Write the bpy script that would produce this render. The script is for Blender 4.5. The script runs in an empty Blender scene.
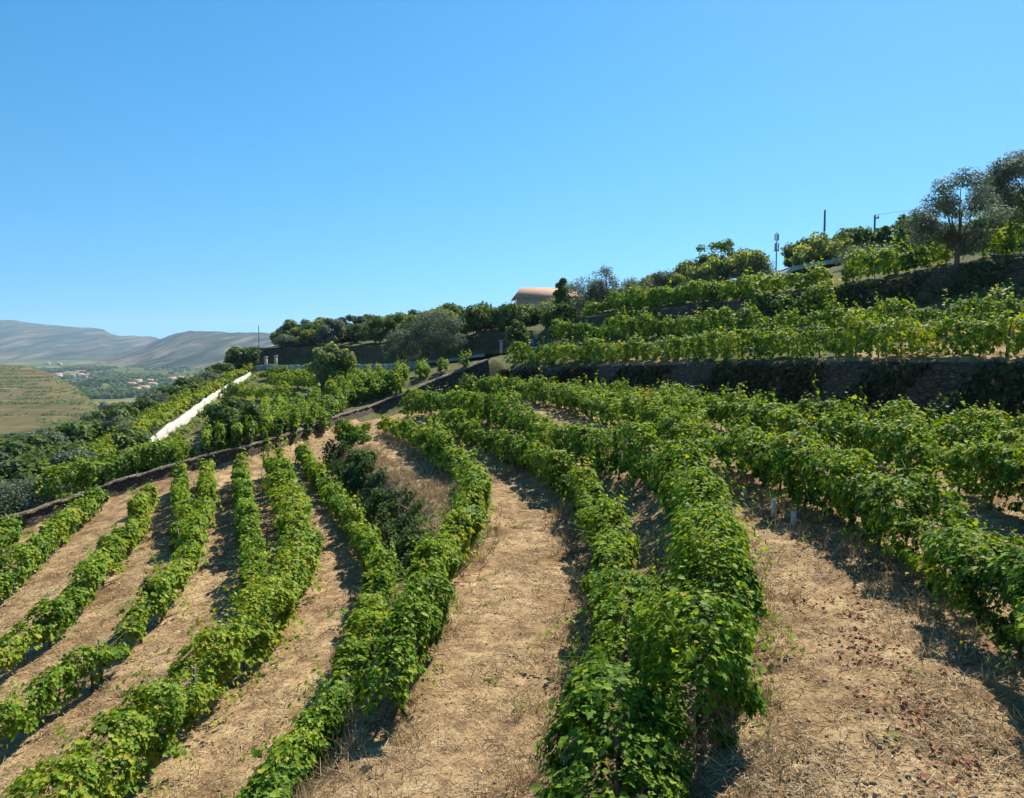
import bpy, math, random
import numpy as np
from mathutils import Vector, Matrix
from mathutils.bvhtree import BVHTree
from mathutils.geometry import delaunay_2d_cdt
from mathutils import noise as mnoise

scene = bpy.context.scene
COL = scene.collection
R = math.radians
rng = np.random.default_rng(7)
random.seed(7)

# ------------------------------------------------------------------ camera, sky, sun, exposure
F_PX, CX, CY, HORIZON = 759.0, 512.0, 399.0, 345.0
PITCH = math.atan((CY - HORIZON) / F_PX)
cam_data = bpy.data.cameras.new("camera")
cam = bpy.data.objects.new("camera", cam_data)
COL.objects.link(cam)
cam.location = (0, 0, 0)
cam.rotation_euler = (R(90) - PITCH, 0, 0)
cam_data.sensor_fit = 'HORIZONTAL'
cam_data.sensor_width = 36.0
cam_data.lens = 36.0 * F_PX / 1024.0
cam_data.clip_start = 0.1
cam_data.clip_end = 30000
scene.camera = cam

SUN_EL, SUN_AZ = R(48), R(31)          # azimuth measured from +Y (ahead) towards +X (right)
world = bpy.data.worlds.new("World")
scene.world = world
world.use_nodes = True
wn = world.node_tree
wn.nodes.clear()
wout = wn.nodes.new('ShaderNodeOutputWorld')
wbg = wn.nodes.new('ShaderNodeBackground')
wsky = wn.nodes.new('ShaderNodeTexSky')
wsky.sky_type = 'NISHITA'
wsky.sun_disc = False
wsky.sun_elevation = SUN_EL
wsky.sun_rotation = SUN_AZ
wsky.altitude = 300
wsky.air_density = 1.0
wsky.dust_density = 0.2
wsky.ozone_density = 3.5
wbg.inputs['Strength'].default_value = 0.087
wtc = wn.nodes.new('ShaderNodeTexCoord')
wma = wn.nodes.new('ShaderNodeVectorMath'); wma.operation = 'MULTIPLY_ADD'
wma.inputs[1].default_value = (1, 1, 0.72)
wma.inputs[2].default_value = (0, 0, 0.15)
wn.links.new(wtc.outputs['Generated'], wma.inputs[0])
wnm = wn.nodes.new('ShaderNodeVectorMath'); wnm.operation = 'NORMALIZE'
wn.links.new(wma.outputs[0], wnm.inputs[0])
wn.links.new(wnm.outputs[0], wsky.inputs['Vector'])
whs = wn.nodes.new('ShaderNodeHueSaturation')
whs.inputs['Hue'].default_value = 0.488
whs.inputs['Saturation'].default_value = 1.32
wn.links.new(wsky.outputs[0], whs.inputs['Color'])
wn.links.new(whs.outputs[0], wbg.inputs[0])
wn.links.new(wbg.outputs[0], wout.inputs[0])

sun_data = bpy.data.lights.new("sun", 'SUN')
sun = bpy.data.objects.new("sun", sun_data)
COL.objects.link(sun)
sun_data.energy = 5.0
sun_data.angle = R(0.53)
sun_data.color = (1.0, 0.93, 0.80)
to_sun = Vector((math.cos(SUN_EL) * math.sin(SUN_AZ), math.cos(SUN_EL) * math.cos(SUN_AZ), math.sin(SUN_EL)))
sun.rotation_euler = to_sun.to_track_quat('Z', 'Y').to_euler()

scene.view_settings.view_transform = 'Standard'
scene.view_settings.look = 'None'
scene.view_settings.exposure = 0.92
scene.view_settings.gamma = 1.0
scene.view_settings.use_curve_mapping = False
scene.cycles.max_bounces = 6
scene.cycles.diffuse_bounces = 3
scene.cycles.glossy_bounces = 2
scene.cycles.transmission_bounces = 4
scene.cycles.volume_bounces = 1
scene.cycles.use_denoising = True

# ------------------------------------------------------------------ helpers
cosP, sinP = math.cos(PITCH), math.sin(PITCH)

def ray(px, py):
    u, v = (px - CX) / F_PX, (CY - py) / F_PX
    return np.array([u, cosP + v * sinP, -sinP + v * cosP])

def P(px, py, Y):
    d = ray(px, py)
    return d * (Y / d[1])

def Z(px, py, z):
    d = ray(px, py)
    return d * (z / d[2])

def W(x, y, z):
    return np.array([x, y, z], float)

def tag(o, label=None, cat=None, group=None, kind=None):
    if label: o['label'] = label
    if cat: o['category'] = cat
    if group: o['group'] = group
    if kind: o['kind'] = kind
    return o

def empty(name, loc, label, cat, group=None):
    o = bpy.data.objects.new(name, None)
    o.empty_display_size = 0.2
    COL.objects.link(o)
    o.location = loc
    return tag(o, label, cat, group)

def np_mesh(name, verts, faces_flat, loop_counts, attrs=None, smooth=False):
    me = bpy.data.meshes.new(name)
    verts = np.asarray(verts, np.float32).reshape(-1, 3)
    me.vertices.add(len(verts))
    me.vertices.foreach_set('co', verts.ravel())
    ff = np.asarray(faces_flat, np.int32).ravel()
    lc = np.asarray(loop_counts, np.int32).ravel()
    me.loops.add(len(ff))
    me.loops.foreach_set('vertex_index', ff)
    me.polygons.add(len(lc))
    starts = np.concatenate([[0], np.cumsum(lc)[:-1]]).astype(np.int32)
    me.polygons.foreach_set('loop_start', starts)
    if smooth:
        me.polygons.foreach_set('use_smooth', np.ones(len(lc), bool))
    for k, arr in (attrs or {}).items():
        a = me.attributes.new(k, 'FLOAT', 'POINT')
        a.data.foreach_set('value', np.asarray(arr, np.float32).ravel())
    me.update(calc_edges=True)
    return me

def link(name, me, mat, parent=None, loc=None):
    o = bpy.data.objects.new(name, me)
    COL.objects.link(o)
    if mat is not None and not me.materials:
        me.materials.append(mat)
    if parent is not None:
        o.parent = parent
    if loc is not None:
        o.location = loc
    return o

def fbm(x, y, seed=0.0, octv=3):
    return mnoise.fractal(Vector((x + seed * 17.3, y - seed * 9.1, seed)), 1.0, 2.0, octv)

class Geo:
    """collects tubes, boxes and quads for one mesh"""
    def __init__(self):
        self.v, self.f, self.lc, self.n = [], [], [], 0
    def add(self, verts, faces):
        for f in faces:
            self.f.extend([i + self.n for i in f]); self.lc.append(len(f))
        self.v.extend([tuple(p) for p in verts]); self.n += len(verts)
    def tube(self, pts, radii, sides=6):
        pts = [Vector(p) for p in pts]
        verts, faces = [], []
        for i, p in enumerate(pts):
            d = (pts[min(i + 1, len(pts) - 1)] - pts[max(i - 1, 0)]).normalized()
            a = d.orthogonal().normalized() if i == 0 else (a - d * a.dot(d)).normalized()
            b = d.cross(a)
            for k in range(sides):
                t = 2 * math.pi * k / sides
                verts.append(p + (a * math.cos(t) + b * math.sin(t)) * radii[i])
        for i in range(len(pts) - 1):
            for k in range(sides):
                k2 = (k + 1) % sides
                faces.append((i * sides + k, i * sides + k2, (i + 1) * sides + k2, (i + 1) * sides + k))
        faces.append(tuple(range(sides - 1, -1, -1)))
        faces.append(tuple((len(pts) - 1) * sides + k for k in range(sides)))
        self.add(verts, faces)
    def box(self, c, s, rz=0.0):
        c = Vector(c); m = Matrix.Rotation(rz, 3, 'Z')
        vs = [c + m @ Vector((sx * s[0] / 2, sy * s[1] / 2, sz * s[2] / 2)) for sz in (-1, 1) for sy in (-1, 1) for sx in (-1, 1)]
        self.add(vs, [(0, 2, 3, 1), (4, 5, 7, 6), (0, 1, 5, 4), (2, 6, 7, 3), (0, 4, 6, 2), (1, 3, 7, 5)])
    def mesh(self, name, smooth=False):
        return np_mesh(name, np.array(self.v), self.f, self.lc, smooth=smooth)

def resample(pts, ds):
    pts = np.asarray(pts, float)
    seg = np.linalg.norm(np.diff(pts, axis=0), axis=1)
    s = np.concatenate([[0], np.cumsum(seg)])
    n = max(2, int(s[-1] / ds) + 1)
    t = np.linspace(0, s[-1], n)
    return np.stack([np.interp(t, s, pts[:, k]) for k in range(3)], 1)

def smooth_line(pts, ds=0.5, it=None):
    p = resample(pts, ds)
    for _ in range(it if it is not None else int(1.2 / ds) + 1):
        q = p.copy()
        q[1:-1] = (p[:-2] + 2 * p[1:-1] + p[2:]) / 4
        p = q
    return p

def offset(pts, d, dz=0.0):
    """shift a polyline sideways (positive: to the right of its direction)"""
    pts = np.asarray(pts, float)
    t = np.gradient(pts[:, :2], axis=0)
    t /= np.linalg.norm(t, axis=1)[:, None] + 1e-9
    out = pts.copy()
    out[:, 0] += t[:, 1] * d
    out[:, 1] -= t[:, 0] * d
    out[:, 2] += dz
    return out

# ------------------------------------------------------------------ materials
def new_mat(name):
    m = bpy.data.materials.new(name)
    m.use_nodes = True
    nt = m.node_tree
    nt.nodes.clear()
    out = nt.nodes.new('ShaderNodeOutputMaterial')
    return m, nt, out

def N(nt, t, **kw):
    n = nt.nodes.new(t)
    for k, v in kw.items():
        if k in n.inputs.keys():
            n.inputs[k].default_value = v
        else:
            setattr(n, k, v)
    return n

def ramp(nt, stops, interp='LINEAR'):
    n = nt.nodes.new('ShaderNodeValToRGB')
    cr = n.color_ramp
    cr.interpolation = interp
    while len(cr.elements) > 1:
        cr.elements.remove(cr.elements[-1])
    cr.elements[0].position = stops[0][0]
    cr.elements[0].color = (*stops[0][1], 1)
    for p, c in stops[1:]:
        e = cr.elements.new(p)
        e.color = (*c, 1)
    return n

def leaf_mat(name, stops, transl=0.4, rough=0.45, tcol=None, spec=0.35):
    m, nt, out = new_mat(name)
    at = N(nt, 'ShaderNodeAttribute', attribute_name='tint')
    r = ramp(nt, stops)
    nt.links.new(at.outputs['Fac'], r.inputs[0])
    pb = N(nt, 'ShaderNodeBsdfPrincipled', Roughness=rough)
    pb.inputs['Specular IOR Level'].default_value = spec
    nt.links.new(r.outputs[0], pb.inputs['Base Color'])
    tr = N(nt, 'ShaderNodeBsdfTranslucent')
    mul = N(nt, 'ShaderNodeMix', data_type='RGBA', blend_type='MULTIPLY')
    mul.inputs[0].default_value = 1.0
    nt.links.new(r.outputs[0], mul.inputs[6])
    mul.inputs[7].default_value = (*(tcol or (1.9, 1.75, 0.55)), 1)
    nt.links.new(mul.outputs[2], tr.inputs[0])
    mx = N(nt, 'ShaderNodeMixShader')
    mx.inputs[0].default_value = transl
    nt.links.new(pb.outputs[0], mx.inputs[1])
    nt.links.new(tr.outputs[0], mx.inputs[2])
    nt.links.new(mx.outputs[0], out.inputs[0])
    return m

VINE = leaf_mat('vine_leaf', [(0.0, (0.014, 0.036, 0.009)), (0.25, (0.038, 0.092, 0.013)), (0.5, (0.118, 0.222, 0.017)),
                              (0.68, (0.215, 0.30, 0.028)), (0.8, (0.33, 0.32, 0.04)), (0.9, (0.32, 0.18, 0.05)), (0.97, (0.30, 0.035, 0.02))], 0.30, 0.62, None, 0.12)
OLIVE = leaf_mat('olive_leaf', [(0.0, (0.055, 0.075, 0.052)), (0.5, (0.115, 0.145, 0.10)), (1.0, (0.21, 0.245, 0.18))], 0.3, 0.65, (1.2, 1.3, 0.8), 0.15)
DARKLEAF = leaf_mat('broad_leaf', [(0.0, (0.035, 0.068, 0.024)), (0.5, (0.08, 0.135, 0.042)), (1.0, (0.15, 0.205, 0.065))], 0.34, 0.65, None, 0.15)
LIGHTLEAF = leaf_mat('orchard_leaf', [(0.0, (0.10, 0.14, 0.055)), (0.5, (0.18, 0.225, 0.095)), (1.0, (0.27, 0.31, 0.15))], 0.44, 0.7, None, 0.1)
DRYLEAF = leaf_mat('dry_leaf', [(0.0, (0.16, 0.045, 0.035)), (0.5, (0.24, 0.085, 0.06)), (1.0, (0.36, 0.19, 0.10))], 0.1, 0.7, (1, 1, 1), 0.1)
BANKPLANT = leaf_mat('bank_plant', [(0.0, (0.012, 0.022, 0.008)), (0.45, (0.04, 0.06, 0.018)), (0.7, (0.10, 0.085, 0.035)), (1.0, (0.24, 0.16, 0.08))], 0.2, 0.75, (1, 1, .6), 0.1)
STRAW = leaf_mat('straw', [(0.0, (0.10, 0.065, 0.035)), (0.5, (0.39, 0.285, 0.155)), (1.0, (0.62, 0.49, 0.29))], 0.15, 0.7, (1, 1, 1), 0.15)

def plain_mat(name, col, rough=0.8, var=0.25, scale=6.0, bump=0.3, bscale=None, spec=0.3, metal=0.0):
    m, nt, out = new_mat(name)
    tc = N(nt, 'ShaderNodeTexCoord')
    no = N(nt, 'ShaderNodeTexNoise', Scale=scale, Detail=6.0)
    nt.links.new(tc.outputs['Object'], no.inputs['Vector'])
    c = np.array(col)
    r = ramp(nt, [(0.3, tuple(c * (1 - var))), (0.7, tuple(np.minimum(c * (1 + var), 0.9)))])
    nt.links.new(no.outputs['Fac'], r.inputs[0])
    pb = N(nt, 'ShaderNodeBsdfPrincipled', Roughness=rough, Metallic=metal)
    pb.inputs['Specular IOR Level'].default_value = spec
    nt.links.new(r.outputs[0], pb.inputs['Base Color'])
    if bump:
        b = N(nt, 'ShaderNodeBump', Strength=bump, Distance=0.02)
        n2 = N(nt, 'ShaderNodeTexNoise', Scale=bscale or scale * 5, Detail=4.0)
        nt.links.new(tc.outputs['Object'], n2.inputs['Vector'])
        nt.links.new(n2.outputs['Fac'], b.inputs['Height'])
        nt.links.new(b.outputs[0], pb.inputs['Normal'])
    nt.links.new(pb.outputs[0], out.inputs[0])
    return m

BARK = plain_mat('bark', (0.10, 0.075, 0.055), 0.9, 0.4, 12, 0.6)
WOODPOST = plain_mat('weathered_wood', (0.16, 0.13, 0.10), 0.85, 0.3, 14, 0.4)
WIRE = plain_mat('steel_wire', (0.35, 0.35, 0.34), 0.5, 0.1, 5, 0, metal=0.6)
TUBE = plain_mat('white_plastic', (0.74, 0.73, 0.68), 0.5, 0.08, 8, 0.05)
CONCRETE = plain_mat('concrete', (0.36, 0.335, 0.295), 0.85, 0.35, 0.7, 0.3, 12)
ASPHALT = plain_mat('asphalt', (0.24, 0.22, 0.19), 0.9, 0.2, 2.0, 0.2, 40)
RENDER_WALL = plain_mat('plaster', (0.48, 0.36, 0.26), 0.85, 0.1, 3, 0.1)
WHITEWASH = plain_mat('whitewash', (0.78, 0.76, 0.70), 0.85, 0.06, 3, 0.1)
OLDWHITE = plain_mat('old_whitewash', (0.43, 0.41, 0.37), 0.9, 0.22, 1.3, 0.3, 9)
GLASS = plain_mat('window_glass', (0.05, 0.06, 0.07), 0.15, 0.1, 2, 0)
STEEL = plain_mat('galvanised_steel', (0.30, 0.31, 0.32), 0.5, 0.15, 6, 0, metal=0.5)
BLUEP = plain_mat('blue_plastic', (0.05, 0.13, 0.33), 0.5, 0.12, 5, 0)

def tile_mat():
    m, nt, out = new_mat('roof_tile')
    tc = N(nt, 'ShaderNodeTexCoord')
    no = N(nt, 'ShaderNodeTexNoise', Scale=4.0, Detail=5.0)
    nt.links.new(tc.outputs['Object'], no.inputs['Vector'])
    r = ramp(nt, [(0.3, (0.36, 0.17, 0.10)), (0.7, (0.56, 0.32, 0.20))])
    nt.links.new(no.outputs['Fac'], r.inputs[0])
    wv = N(nt, 'ShaderNodeTexWave', Scale=1.6, Distortion=0.3)
    nt.links.new(tc.outputs['Object'], wv.inputs['Vector'])
    b = N(nt, 'ShaderNodeBump', Strength=0.4, Distance=0.02)
    nt.links.new(wv.outputs['Fac'], b.inputs['Height'])
    pb = N(nt, 'ShaderNodeBsdfPrincipled', Roughness=0.85)
    nt.links.new(r.outputs[0], pb.inputs['Base Color'])
    nt.links.new(b.outputs[0], pb.inputs['Normal'])
    nt.links.new(pb.outputs[0], out.inputs[0])
    return m
TILE = tile_mat()

def stone_mat(name, dark, light, scale=3.2):
    m, nt, out = new_mat(name)
    tc = N(nt, 'ShaderNodeTexCoord')
    mp = N(nt, 'ShaderNodeMapping')
    mp.inputs['Scale'].default_value = (1, 1, 2.2)
    nt.links.new(tc.outputs['Object'], mp.inputs['Vector'])
    vo = N(nt, 'ShaderNodeTexVoronoi', Scale=scale, Randomness=0.9)
    nt.links.new(mp.outputs[0], vo.inputs['Vector'])
    ve = N(nt, 'ShaderNodeTexVoronoi', feature='DISTANCE_TO_EDGE', Scale=scale, Randomness=0.9)
    nt.links.new(mp.outputs[0], ve.inputs['Vector'])
    sep = N(nt, 'ShaderNodeSeparateColor')
    nt.links.new(vo.outputs['Color'], sep.inputs[0])
    r = ramp(nt, [(0.0, dark), (1.0, light)])
    nt.links.new(sep.outputs[0], r.inputs[0])
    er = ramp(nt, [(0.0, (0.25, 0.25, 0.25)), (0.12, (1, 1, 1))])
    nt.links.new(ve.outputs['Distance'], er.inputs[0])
    no = N(nt, 'ShaderNodeTexNoise', Scale=9.0, Detail=6.0)
    nt.links.new(tc.outputs['Object'], no.inputs['Vector'])
    nr = ramp(nt, [(0.3, (0.6, 0.6, 0.58)), (0.7, (1.15, 1.1, 1.0))])
    nt.links.new(no.outputs['Fac'], nr.inputs[0])
    m1 = N(nt, 'ShaderNodeMix', data_type='RGBA', blend_type='MULTIPLY'); m1.inputs[0].default_value = 1
    nt.links.new(r.outputs[0], m1.inputs[6]); nt.links.new(er.outputs[0], m1.inputs[7])
    m2 = N(nt, 'ShaderNodeMix', data_type='RGBA', blend_type='MULTIPLY'); m2.inputs[0].default_value = 1
    nt.links.new(m1.outputs[2], m2.inputs[6]); nt.links.new(nr.outputs[0], m2.inputs[7])
    b = N(nt, 'ShaderNodeBump', Strength=0.9, Distance=0.06)
    nt.links.new(er.outputs[0], b.inputs['Height'])
    pb = N(nt, 'ShaderNodeBsdfPrincipled', Roughness=0.9)
    nt.links.new(m2.outputs[2], pb.inputs['Base Color'])
    nt.links.new(b.outputs[0], pb.inputs['Normal'])
    nt.links.new(pb.outputs[0], out.inputs[0])
    return m
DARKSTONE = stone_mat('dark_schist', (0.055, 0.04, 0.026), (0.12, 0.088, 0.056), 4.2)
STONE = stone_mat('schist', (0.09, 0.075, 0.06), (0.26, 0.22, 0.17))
COPING = stone_mat('pale_schist', (0.13, 0.11, 0.08), (0.26, 0.215, 0.155), 4.5)

def ground_mat():
    m, nt, out = new_mat('dry_ground')
    tc = N(nt, 'ShaderNodeTexCoord')
    big = N(nt, 'ShaderNodeTexNoise', Scale=0.55, Detail=7.0, Roughness=0.6)
    nt.links.new(tc.outputs['Object'], big.inputs['Vector'])
    mid = N(nt, 'ShaderNodeTexNoise', Scale=2.6, Detail=8.0, Roughness=0.68, Distortion=0.4)
    nt.links.new(tc.outputs['Object'], mid.inputs['Vector'])
    fine = N(nt, 'ShaderNodeTexNoise', Scale=22.0, Detail=8.0, Roughness=0.75)
    nt.links.new(tc.outputs['Object'], fine.inputs['Vector'])
    r1 = ramp(nt, [(0.28, (0.13, 0.085, 0.046)), (0.45, (0.255, 0.172, 0.096)), (0.57, (0.375, 0.27, 0.148)), (0.72, (0.49, 0.385, 0.245))])
    nt.links.new(mid.outputs['Fac'], r1.inputs[0])
    r2 = ramp(nt, [(0.3, (0.5, 0.45, 0.4)), (0.5, (1, 1, 1)), (0.7, (1.45, 1.42, 1.35))])
    nt.links.new(fine.outputs['Fac'], r2.inputs[0])
    r3 = ramp(nt, [(0.34, (0.62, 0.54, 0.47)), (0.5, (1.0, .97, .94)), (0.66, (1.2, 1.19, 1.17))])
    nt.links.new(big.outputs['Fac'], r3.inputs[0])
    m1 = N(nt, 'ShaderNodeMix', data_type='RGBA', blend_type='MULTIPLY'); m1.inputs[0].default_value = 1
    nt.links.new(r1.outputs[0], m1.inputs[6]); nt.links.new(r2.outputs[0], m1.inputs[7])
    m2 = N(nt, 'ShaderNodeMix', data_type='RGBA', blend_type='MULTIPLY'); m2.inputs[0].default_value = 1
    nt.links.new(m1.outputs[2], m2.inputs[6]); nt.links.new(r3.outputs[0], m2.inputs[7])
    # ground under weeds (attribute 'wild') is greener
    at = N(nt, 'ShaderNodeAttribute', attribute_name='wild')
    gr = ramp(nt, [(0.3, (0.045, 0.06, 0.022)), (0.55, (0.085, 0.09, 0.036)), (0.72, (0.17, 0.14, 0.07))])
    nt.links.new(mid.outputs['Fac'], gr.inputs[0])
    m3 = N(nt, 'ShaderNodeMix', data_type='RGBA', blend_type='MIX')
    nt.links.new(at.outputs['Fac'], m3.inputs[0])
    nt.links.new(m2.outputs[2], m3.inputs[6]); nt.links.new(gr.outputs[0], m3.inputs[7])
    add = N(nt, 'ShaderNodeMath', operation='ADD')
    nt.links.new(fine.outputs['Fac'], add.inputs[0]); nt.links.new(mid.outputs['Fac'], add.inputs[1])
    b = N(nt, 'ShaderNodeBump', Strength=0.7, Distance=0.06)
    nt.links.new(add.outputs[0], b.inputs['Height'])
    pb = N(nt, 'ShaderNodeBsdfPrincipled', Roughness=0.95)
    pb.inputs['Specular IOR Level'].default_value = 0.1
    nt.links.new(m3.outputs[2], pb.inputs['Base Color'])
    nt.links.new(b.outputs[0], pb.inputs['Normal'])
    nt.links.new(pb.outputs[0], out.inputs[0])
    return m
GROUND = ground_mat()

# ------------------------------------------------------------------ terrain: survey lines -> TIN -> grid
LINES = []
def brk(pts):
    LINES.append([np.asarray(p, float) for p in pts])
    return np.array(LINES[-1])

# edge of the central path terrace (row along the bank top), near to far
CL = np.array([W(-1.9, 3.5, -5.1), Z(330, 815, -5), Z(385, 740, -5), Z(415, 660, -5), Z(450, 580, -5), Z(478, 530, -5), Z(470, 490, -5),
               Z(440, 470, -5), Z(418, 451, -5), Z(385, 433, -4.95)])
bank_top = brk(offset(CL, -0.4))
bank_foot = brk([W(-3.2, 3.5, -6.1), Z(300, 800, -6.15), Z(335, 740, -6.2), Z(350, 690, -6.2), Z(373, 592, -6.25), Z(335, 530, -6.3), Z(298, 480, -6.2), Z(297, 457, -6.05)])
shoulder = brk([Z(436, 572, -5.1), Z(442, 535, -5.1), Z(431, 505, -5.1), Z(412, 490, -5.1), Z(382, 473, -5.1), Z(352, 449, -5.1)])
foot2 = np.array([Z(408, 585, -6.3), Z(392, 550, -6.5), Z(372, 524, -6.55), Z(355, 505, -6.5), Z(336, 486, -6.35), Z(322, 462, -6.15)])
brk(foot2)
CR = brk([W(-0.1, 3.5, -5.05), Z(520, 798, -5), Z(560, 700, -5), Z(590, 630, -5), Z(592, 570, -5), Z(560, 510, -5), Z(520, 480, -5), Z(470, 452, -4.95), Z(430, 434, -4.9), Z(400, 420, -4.8)])
RL = brk([W(1.7, 3.5, -3.8), Z(735, 745, -3.7), Z(757, 650, -3.7), Z(728, 560, -3.7), Z(703, 500, -3.7), Z(660, 480, -3.75), Z(620, 468, -3.85), Z(545, 438, -3.9), Z(470, 414, -4.0), Z(412, 413, -4.4)])
SL = brk([W(4.6, 3.5, -3.65), Z(1000, 690, -3.6), Z(900, 590, -3.55), Z(800, 520, -3.5), Z(740, 490, -3.5), Z(690, 470, -3.5), Z(640, 443, -3.5), Z(560, 413, -3.6), Z(505, 400, -3.7), Z(460, 398, -3.85)])
S2L = brk([W(8.0, 3.5, -3.3), W(9, 13, -3.1), W(9, 18, -3.0), W(8.3, 24, -3.05), W(6.6, 32, -3.2), W(4.2, 41, -3.3)])

def wl(px, py, Y, h):
    """wall: (top point, toe point)"""
    t = P(px, py, Y)
    return t, t - np.array([0, 0, h])
w1 = [wl(1320, 358, 15.5, 2.3), wl(1150, 360, 20, 2.5), wl(1000, 362, 25, 2.45), wl(850, 362, 31, 2.4), wl(700, 364, 41, 2.2), wl(600, 366.5, 51, 1.9), wl(505, 370, 62, 1.5)]
W1T = np.array([a for a, b in w1]); W1B = offset(np.array([b for a, b in w1]), -0.45)
brk(W1T); brk(W1B)
w2 = [wl(1300, 235, 32, 1.9), wl(1100, 250, 36, 1.8), wl(1024, 258, 38, 1.8), wl(979, 262, 39.5, 1.7), wl(915, 275, 42, 1.7), wl(841, 287, 44.5, 1.5), wl(740, 301, 50, 1.3), wl(650, 310, 57, 1.2), wl(575, 318, 64, 1.1)]
W2T = np.array([a for a, b in w2]); W2B = offset(np.array([b for a, b in w2]), -0.45)
brk(W2T); brk(W2B)
# low wall behind the lower field
wb = [(Z(-250, 575, -9.3), .7), (Z(-60, 552, -8.5), .7), (Z(27, 535, -7.9), .75), (Z(120, 500, -7.2), .75), (Z(212, 471, -6.45), .75), (Z(250, 463, -6.2), .8), (Z(292, 451, -6.0), .85),
      (Z(340, 430, -5.5), .8), (P(376, 417, 55), .75), (P(426, 402, 58.5), 1.25), (P(490, 382, 61.3), 1.75)]
WLB = np.array([a for a, h in wb]); WLT = offset(WLB, -0.4); WLT[:, 2] += [h for a, h in wb]
brk(WLT); brk(WLB)
# field beyond it, track, road, slope to the left
TR = brk([P(60, 505, 40), P(110, 470, 45), P(150, 447, 50), P(175, 432, 58), P(210, 404, 75), P(250, 377, 98), P(268, 367.5, 106)])
brk([P(330, 402, 60), P(330, 386, 78)])
brk([P(230, 440, 47), P(265, 408, 65)])
RD = brk([P(268, 366.5, 108), P(335, 367.5, 98), P(400, 367, 90), P(450, 362, 84), P(500, 356.5, 78), P(545, 349, 73)])
w3 = [wl(255, 349, 114, 2.5), wl(300, 348, 109, 2.6), wl(340, 347, 103, 2.8), wl(400, 347, 95, 2.6), wl(455, 338, 89, 2.2), wl(500, 334, 83, 2.1), wl(530, 332, 79, 1.9)]
W3T = np.array([a for a, b in w3]); W3B = offset(np.array([b for a, b in w3]), 0.5)
W3B[:, 2] = [r for r in np.interp(W3B[:, 0] / W3B[:, 1], RD[:, 0] / RD[:, 1], RD[:, 2])]
brk(W3T); brk(W3B)
CREST = brk([P(1350, 130, 58), P(1150, 170, 58), P(1024, 205, 60), P(900, 246, 62), P(800, 266, 65), P(700, 287, 75), P(600, 306, 90), P(533, 320, 105), P(450, 328, 118), P(360, 337, 125), P(300, 342, 128), P(255, 352, 135)])
back = CREST.copy(); back *= 1.5; back[:, 2] = CREST[:, 2] - 3 - 0.02 * CREST[:, 1]
brk(back)
brk([P(-60, 470, 52), P(60, 470, 52), P(120, 440, 62), P(165, 415, 78), P(205, 392, 96), P(240, 372, 118)])
brk([W(-75, 55, -22), W(-60, 75, -20), W(-55, 100, -18), W(-52, 130, -15)])
brk([W(-140, 60, -55), W(-130, 100, -55), W(-110, 150, -48), W(-90, 210, -45)])
for p in [W(-60, 1, -19), W(-30, 1, -11), W(-30, 20, -11.5), W(-12, 1, -7.8), W(-60, 30, -19), W(-6, 1, -6.5), W(-3.2, 1, -6.1), W(-1.9, 1, -5.1), W(0, 1, -5.05), W(1.7, 1, -3.8), W(4.6, 1, -3.65), W(8, 1, -3.3),
          W(13, 1, -2.9), W(22, 1, 1), W(40, 1, 8), W(90, 1, 25), W(60, 40, 17), W(110, 60, 30), W(-260, 1, -110), W(-330, 200, -120), W(-200, 340, -95), W(0, 340, -30), W(200, 340, -10), W(350, 200, 10), W(320, 1, 30),
          Z(135, 798, -6.4), Z(275, 651, -6.4), Z(309, 580, -6.4), Z(295, 506, -6.35), Z(0, 760, -6.95), Z(120, 675, -6.75), Z(195, 588, -6.7), Z(215, 504, -6.6), Z(0, 690, -7.25), Z(76, 631, -7.15), Z(140, 548, -7.1),
          Z(0, 612, -7.7), Z(40, 575, -7.6), Z(75, 536, -7.5), Z(0, 565, -8.0), W(12, 18.5, -3.0), W(12, 8, -3.05)]:
    LINES.append([p])

V2, V3, E2 = [], [], []
for ln in LINES:
    base = len(V2)
    for i, p in enumerate(ln):
        V2.append(Vector((p[0], p[1]))); V3.append(p)
        if i: E2.append((base + i - 1, base + i))
ov, oe, of, orig_v, _, _ = delaunay_2d_cdt(V2, E2, [], 0, 1e-4)
zmap = [None] * len(ov)
for i, o in enumerate(orig_v):
    if o: zmap[i] = float(np.mean([V3[k][2] for k in o]))
known = np.array([[v.x, v.y, z] for v, z in zip(ov, zmap) if z is not None])
for i, v in enumerate(ov):
    if zmap[i] is None:
        d = np.hypot(known[:, 0] - v.x, known[:, 1] - v.y); k = np.argsort(d)[:3]; w = 1 / (d[k] + 1e-3)
        zmap[i] = float((known[k, 2] * w).sum() / w.sum())
        print('TIN crossing at', v, zmap[i])
TIN = BVHTree.FromPolygons([Vector((v.x, v.y, z)) for v, z in zip(ov, zmap)], [list(f) for f in of])
DOWN = Vector((0, 0, -1))

nu, ny = 560, 640
us = np.linspace(-1.9, 1.9, nu)
us = np.sign(us) * (np.abs(us) ** 1.25) * (1.9 / 1.9 ** 1.25)
ys = 1.6 * (215 / 1.6) ** np.linspace(0, 1, ny)
gx = np.empty((ny, nu)); gz = np.empty((ny, nu)); gw = np.zeros((ny, nu))
for j, y in enumerate(ys):
    for i, u in enumerate(us):
        x = u * y
        h = TIN.ray_cast(Vector((x, y, 500)), DOWN)
        z = h[0].z if h[0] is not None else -100
        gx[j, i] = x; gz[j, i] = z
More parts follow.
